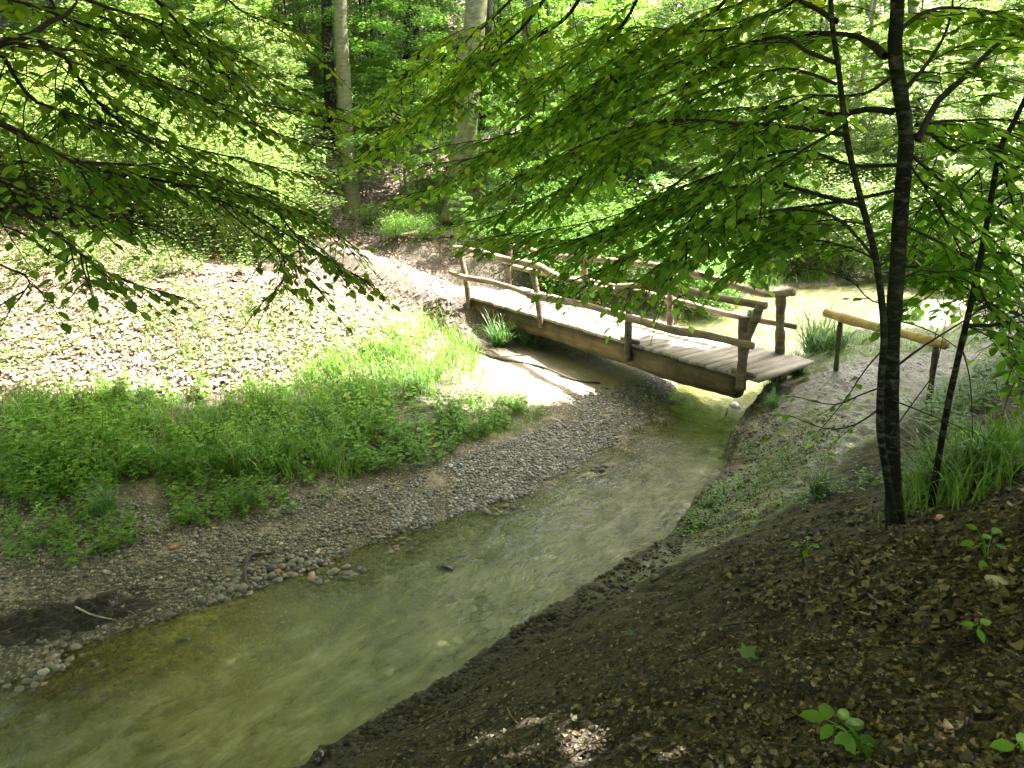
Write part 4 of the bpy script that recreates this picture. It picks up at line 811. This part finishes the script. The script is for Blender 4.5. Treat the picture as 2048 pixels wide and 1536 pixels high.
# ------------------------------------------------------------------ gravel
def ico():
    f = (1+5**.5)/2; V = [(-1, f, 0), (1, f, 0), (-1, -f, 0), (1, -f, 0), (0, -1, f), (0, 1, f), (0, -1, -f), (0, 1, -f), (f, 0, -1), (f, 0, 1), (-f, 0, -1), (-f, 0, 1)]
    F = [(0, 11, 5), (0, 5, 1), (0, 1, 7), (0, 7, 10), (0, 10, 11), (1, 5, 9), (5, 11, 4), (11, 10, 2), (10, 7, 6), (7, 1, 8), (3, 9, 4), (3, 4, 2), (3, 2, 6), (3, 6, 8), (3, 8, 9), (4, 9, 5), (2, 4, 11), (6, 2, 10), (8, 6, 7), (9, 8, 1)]
    V = [tuple(norm(v)) for v in V]; c = {}; G = []
    def mid(a, b):
        k = (min(a, b), max(a, b))
        if k not in c: V.append(tuple(norm(np.add(V[a], V[b])))); c[k] = len(V)-1
        return c[k]
    for a, b, d in F: x, y, z = mid(a, b), mid(b, d), mid(d, a); G += [(a, x, z), (b, y, x), (d, z, y), (x, y, z)]
    return np.array(V), np.array(G)
ICO = ico(); PEBS = []
for k in range(6):
    v = ICO[0]*(1+.16*(rng.random((len(ICO[0]), 1))-.5)*2); PEBS.append((v, ICO[1]))
def pebbles(poly, n, s0, s1, m, label, sink=.3, zmin=-.35, name='gravel'):
    p = sample_px(poly, n); p = p[(p[:, 2] > zmin) & (fbm(p[:, 0], p[:, 1], 1.4, 3, 71) > -.27+.14*rng.random(len(p)))]; k = len(p); b = Buf(); w = rng.integers(0, 6, k); sz = s0+(s1-s0)*rng.random(k)**4
    X = flat(k); Y = np.stack([-X[:, 1], X[:, 0], np.zeros(k)], 1); Z = norm(np.array([0, 0, 1.0])+rnd(k, .25)); asp = .6+.35*rng.random(k); th = .35+.35*rng.random(k)
    p[:, 2] += sz*th*(1-2*sink)
    for j in range(6):
        q = w == j; scatter(b, PEBS[j], p[q], X[q]*sz[q, None], Y[q]*(sz*asp)[q, None], Z[q]*(sz*th)[q, None])
    return tag(b.build(name, m), label, 'gravel', kind='stuff')
pebbles([(950, 905), (1110, 850), (1080, 800), (1230, 770), (1350, 745), (1345, 800), (1290, 850), (1210, 900), (1150, 945), (1000, 1010), (900, 1045), (780, 1060), (820, 960)], 19000, .006, .032, M_PEB_GREY, 'grey gravel bar reaching under the footbridge')
pebbles([(0, 1090), (400, 1030), (760, 970), (900, 960), (900, 1045), (650, 1130), (500, 1190), (400, 1220), (250, 1270), (0, 1340)], 9000, .004, .030, M_PEB, 'mixed pebbles along the left shore')
pebbles([(700, 1110), (900, 1045), (1000, 1000), (1150, 940), (1100, 880), (900, 960), (600, 1060), (400, 1060), (300, 1130)], 7000, .005, .03, M_PEB, 'pebbles grading from the grey bar to the brown shore')
pebbles([(380, 1220), (480, 1140), (640, 1100), (660, 1130), (520, 1190), (480, 1215), (390, 1235)], 320, .03, .06, M_PEB, 'rounded wet stones at the water line by the driftwood', .25)
pebbles([(0, 1340), (250, 1265), (500, 1190), (900, 1040), (1200, 920), (1250, 960), (1000, 1100), (700, 1250), (400, 1400), (0, 1500)], 4200, .008, .06, M_PEB, 'stones lying on the shallow stream bed', .35)
pebbles([(0, 990), (250, 960), (560, 960), (560, 1010), (300, 1070), (0, 1080)], 1400, .01, .035, M_PEB_GREY, 'pebbles between the weeds on the left bank')
pebbles([(640, 1550), (900, 1380), (1330, 1120), (1600, 1050), (2060, 1150), (2060, 1550)], 7000, .002, .014, M_PEB_DARK, 'small stones in the soil of the near bank', .3)
pebbles([(1340, 1100), (1500, 950), (1600, 860), (1700, 800), (1640, 900), (1450, 1080)], 3500, .003, .016, M_PEB_DARK, 'small stones on the muddy path', .35)
pebbles([(1460, 860), (1520, 800), (1620, 830), (1600, 890), (1500, 900)], 500, .01, .03, M_PEB_DARK, 'stones on the eroded bank by the bridge', .3)
pebbles([(1640, 680), (1960, 650), (1980, 700), (1800, 760), (1640, 780)], 700, .008, .022, M_PEB_GREY, 'grit on the path beyond the barrier', .35)

pebbles([(600, 1530), (900, 1345), (1100, 1205), (1330, 1065), (1460, 925), (1500, 880), (1560, 900), (1450, 1010), (1340, 1130), (1000, 1330), (760, 1500)], 3500, .004, .028, M_CLOD, 'dark clods of soil along the lip of the right bank', .35, name='soil_clods')

# ------------------------------------------------------------------ single stones, driftwood, odds and ends
def stone(px, py, r, m, label, sq=(1, .7, .55), name='stone', cat='stone', up=0):
    p = hit1(px, py); z = max(p[2], -.03); b = Buf(); v = ICO[0]*(1+.22*(rng.random((len(ICO[0]), 1))-.5)*2)*np.array(sq)*r; a = random.random()*6
    v = v@np.array([[math.cos(a), math.sin(a), 0], [-math.sin(a), math.cos(a), 0], [0, 0, 1]]); b.add(v+np.array([p[0], p[1], z+r*sq[2]*.35+up]), ICO[1])
    return tag(b.build(name, m), label, cat)
M_WETSTONE = plain('wet_dark_stone', (.03, .03, .026), .25); M_WHITE = plain('pale_stone', (.6, .6, .55), .5); M_RED = plain('red_stone', (.3, .11, .06), .6); M_PALE2 = plain('buff_stone', (.42, .38, .28), .5)
stone(890, 1165, .11, M_WETSTONE, 'dark wet stone standing out of the middle of the stream', (1, .6, .45))
stone(1467, 836, .10, M_WHITE, 'white stone at the eroded bank below the bridge end', (1, .8, .7))
stone(345, 1097, .045, M_RED, 'reddish flat pebble on the left gravel')
stone(370, 1293, .07, M_WETSTONE, 'small dark stone in the shallows at the lower left', (1, .6, .5))
stone(640, 1515, .06, M_WETSTONE, 'dark stone just breaking the water at the bottom edge', (1, .5, .5))
stone(1995, 1170, .05, M_PALE2, 'pale pebble on the near bank below the right tree'); stone(1310, 1158, .05, M_PEB_DARK, 'brown pebble on the near bank crest')
def stick(pix, r, m, label, name='stick', lift=.02, cat='stick'):
    P = [hit1(x, y) for x, y in pix]; P = [np.array([p[0], p[1], max(p[2], -.01)+lift]) for p in P]; b = Buf(); tube(b, smoothline(P, 24), np.linspace(r, r*.55, 24), 7, .12); return tag(b.build(name, m), label, cat)
stick([(500, 1185), (490, 1160), (492, 1135), (503, 1115), (545, 1110)], .03, M_DRIFT, 'crooked dark driftwood branch on the shoreline stones', 'driftwood', .025, 'driftwood')
stick([(155, 1232), (190, 1248), (230, 1257)], .011, M_PALEWOOD, 'pale curved twig lying on the dark debris heap', lift=.10)
stick([(58, 1355), (85, 1343), (112, 1335)], .009, M_DRIFT, 'short dark stick at the lower left water edge')
stick([(1448, 866), (1451, 855), (1452, 845)], .012, M_DRIFT, 'thin stick standing in the riffle below the bridge', lift=.06)
stick([(1480, 1480), (1560, 1495), (1620, 1500), (1700, 1512)], .005, M_DRIFT, 'long thin dark twig on the near bank at the bottom', lift=.012)
stick([(1700, 1220), (1760, 1190), (1820, 1165)], .006, M_DRIFT, 'dark twig on the litter below the near tree', lift=.015)
stick([(1015, 1420), (1022, 1435), (1035, 1450)], .004, M_PALEWOOD, 'pale bent twig in the small sun patch', lift=.012)
stick([(955, 705), (1010, 722), (1080, 735), (1150, 762), (1200, 768)], .03, M_DRIFT, 'dark bent rod standing in for the handrail shadow on the sunlit sand', 'driftwood', .02, 'driftwood')  # dark rod laid along the handrail's shadow line in place of that shadow
lg = Buf(); tube(lg, smoothline([at_y(1800, 543, 22.3), at_y(1860, 545, 22.3), at_y(1950, 548, 22.3), at_y(2060, 552, 22.2)], 30), np.linspace(.13, .1, 30), 10, .05); tag(lg.build('fallen_log', M_RAIL), 'reddish fallen log across the upstream water', 'log')
b = Buf(); P = sample_px([(900, 1400), (1330, 1150), (1600, 1030), (2050, 950), (2050, 1530), (700, 1530)], 130)
for p in P:
    a = random.random()*6.283; L = random.uniform(.04, .17); d = np.array([math.cos(a), math.sin(a), 0])*L; q = [p-d, p+rnd(1, .012)[0], p+d]
    for v in q: v[2] = hz(v[0], v[1])+random.uniform(.006, .025)
    tube(b, smoothline(q, 7), np.linspace(random.uniform(.002, .005), .0012, 7), 5, .1)
tag(b.build('twigs', M_TWIG), 'thin broken twigs strewn over the litter of the near bank', 'twigs', kind='stuff')
# heap of washed-up soil and roots on the left shore
hp = hit1(130, 1235); e = empty('debris_heap', hp, 'dark heap of washed-up soil and roots on the left shore', 'debris heap')
b = Buf(); n = 46; u = np.linspace(-1, 1, n); U, V_ = np.meshgrid(u, u); ux = norm(hit1(290, 1205)-hit1(0, 1270)); ux[2] = 0; uy = np.array([-ux[1], ux[0], 0])
Q = hp[None]+U.ravel()[:, None]*ux*1.0+V_.ravel()[:, None]*uy*.32; rr = np.hypot(U, V_).ravel(); g = H(Q[:, 0], Q[:, 1])
Q[:, 2] = np.maximum(g, 0)-.03+sstep(1.0, .35, rr+.5*fbm(Q[:, 0], Q[:, 1], 4, 2, 61))*(.05+.20*np.abs(fbm(Q[:, 0], Q[:, 1], 11, 4, 62)))
ii = np.arange(n*n).reshape(n, n); f = np.concatenate([np.stack([ii[:-1, :-1], ii[:-1, 1:], ii[1:, 1:]], -1).reshape(-1, 3), np.stack([ii[:-1, :-1], ii[1:, 1:], ii[1:, :-1]], -1).reshape(-1, 3)]); b.add(Q, f)
def soil_mat():
    m, t, bb = mat('dark_soil'); nn = noise(t, 35, 5, .7, coords(t)).outputs[0]; t.links.new(ramp(t, nn, [(.35, (.008, .007, .004)), (.7, (.045, .036, .02))]), bb.inputs['Base Color']); bb.inputs['Roughness'].default_value = .7; bump(t, nn, 1, .03, bb); return m
b.build('soil', soil_mat(), e); b = Buf()
for i in range(70):
    p = hp+ux*random.uniform(-.9, .9)+uy*random.uniform(-.28, .28); p[2] = max(hz(p[0], p[1]), 0)+random.uniform(.03, .12); d = norm(ux*random.uniform(-1, 1)+uy*random.uniform(-.6, .6)+np.array([0, 0, random.uniform(-.2, .2)]))*random.uniform(.06, .22)
    tube(b, np.stack([p-d, p+rnd(1, .02)[0], p+d]), np.array([.005, .005, .002]), 4, 0, False)
b.build('roots', M_DRIFT, e)
# leafy seedlings and a fallen green leaf on the near bank
MAPLE = (np.array([(0, 0, 0), (.12, .18, .02), (.05, .42, .05), (.30, .28, .03), (.52, .50, .05), (.55, .22, .02), (1, 0, 0), (.55, -.22, .02), (.52, -.50, .05), (.30, -.28, .03), (.05, -.42, .05), (.12, -.18, .02), (.35, 0, -.03)]),
         np.array([(12, i, (i+1) % 12) for i in range(12)]))
def leaf_thing(px, py, size, m, label, tm=MAPLE, name='fallen_leaf'):
    p = hit1(px, py)+[0, 0, .02]; lv = Leaves(); lv.add(p, np.array([.8, .5, .2]), np.array([-.2, -.5, 1]), np.array([size])); return tag(lv.build(name, tm, m), label, 'leaf')
M_PALELEAF = leaf_mat('pale_fallen_leaf', [(0, (.12, .2, .09)), (1, (.14, .22, .10))], (1, 1, .8), .25); M_PINK = plain('pink_petal', (.7, .32, .3), .6)
leaf_thing(1482, 1322, .10, M_PALELEAF, 'pale green fallen maple leaf on the dark near bank'); leaf_thing(1474, 1352, .03, M_PALELEAF, 'tiny pale leaf scrap below the fallen maple leaf', LEAF); leaf_thing(1255, 1276, .05, M_PALELEAF, 'small yellowish leaf lying near the bank crest', LEAF)
stone(1880, 1038, .03, M_PINK, 'small pink blossom on the soil by the right tree', (1, .9, .6), 'pink_blossom', 'blossom')
def seedling(pix_leaves, root, size, label, Hh=.12):
    r = hit1(*root); e = empty('seedling', r, label, 'seedling'); b = Buf(); lv = Leaves()
    for (x, y), (dx, dy) in pix_leaves:
        rr = ray(x, y); t = np.linalg.norm(r-C0)/np.linalg.norm(rr)*.985; p = C0+rr*t; p[2] = max(p[2], hz(p[0], p[1])+.03)
        d = norm(np.array([dx, .7*dy+.15, .25*dy-.1])); lv.add(p, d, np.array([rnd(1, .15)[0][0], -.25, 1.0]), np.array([size*random.uniform(.85, 1.15)]))
        tube(b, smoothline([r+[0, 0, .01], (r+p)/2+[0, 0, .03], p], 6), np.linspace(.0025, .0012, 6), 4, 0, False)
    b.build('stem', M_WEED, e); lv.build('foliage', LEAF, M_WEED, e); return e
seedling([((1650, 1438), (-1, .3)), ((1655, 1440), (.2, 1)), ((1665, 1450), (-.6, -.8)), ((1680, 1440), (.6, .8)), ((1690, 1450), (1, .2)), ((1680, 1462), (.3, -1)), ((1700, 1468), (-.8, -.6)), ((1715, 1475), (.9, -.5)), ((1725, 1490), (.4, -1)), ((1700, 1455), (1, .5)), ((1745, 1500), (.9, -.2))], (1722, 1512), .068, 'bright green leafy seedling at the bottom of the near bank')
seedling([((2030, 1492), (-1, 0)), ((2040, 1490), (.6, .6)), ((2046, 1500), (1, -.4))], (2040, 1510), .062, 'small bright seedling at the lower right corner')
seedling([((1955, 1060), (-.5, .8)), ((1965, 1075), (.8, .2)), ((1985, 1065), (.9, .5)), ((1950, 1085), (-1, -.2)), ((1990, 1090), (1, -.4)), ((1965, 1120), (-.2, -1))], (1970, 1125), .06, 'leafy seedling in the dark soil right of the near tree')
seedling([((1950, 1250), (-1, .2)), ((1962, 1248), (.9, .4)), ((1955, 1258), (.1, -1))], (1955, 1275), .055, 'tiny three-leaved seedling below the pale pebble')
seedling([((1600, 1090), (-.9, .3)), ((1615, 1080), (.4, 1)), ((1625, 1092), (1, 0)), ((1610, 1100), (-.2, -1))], (1612, 1110), .05, 'small seedling in the litter left of the near stems')
print('built')
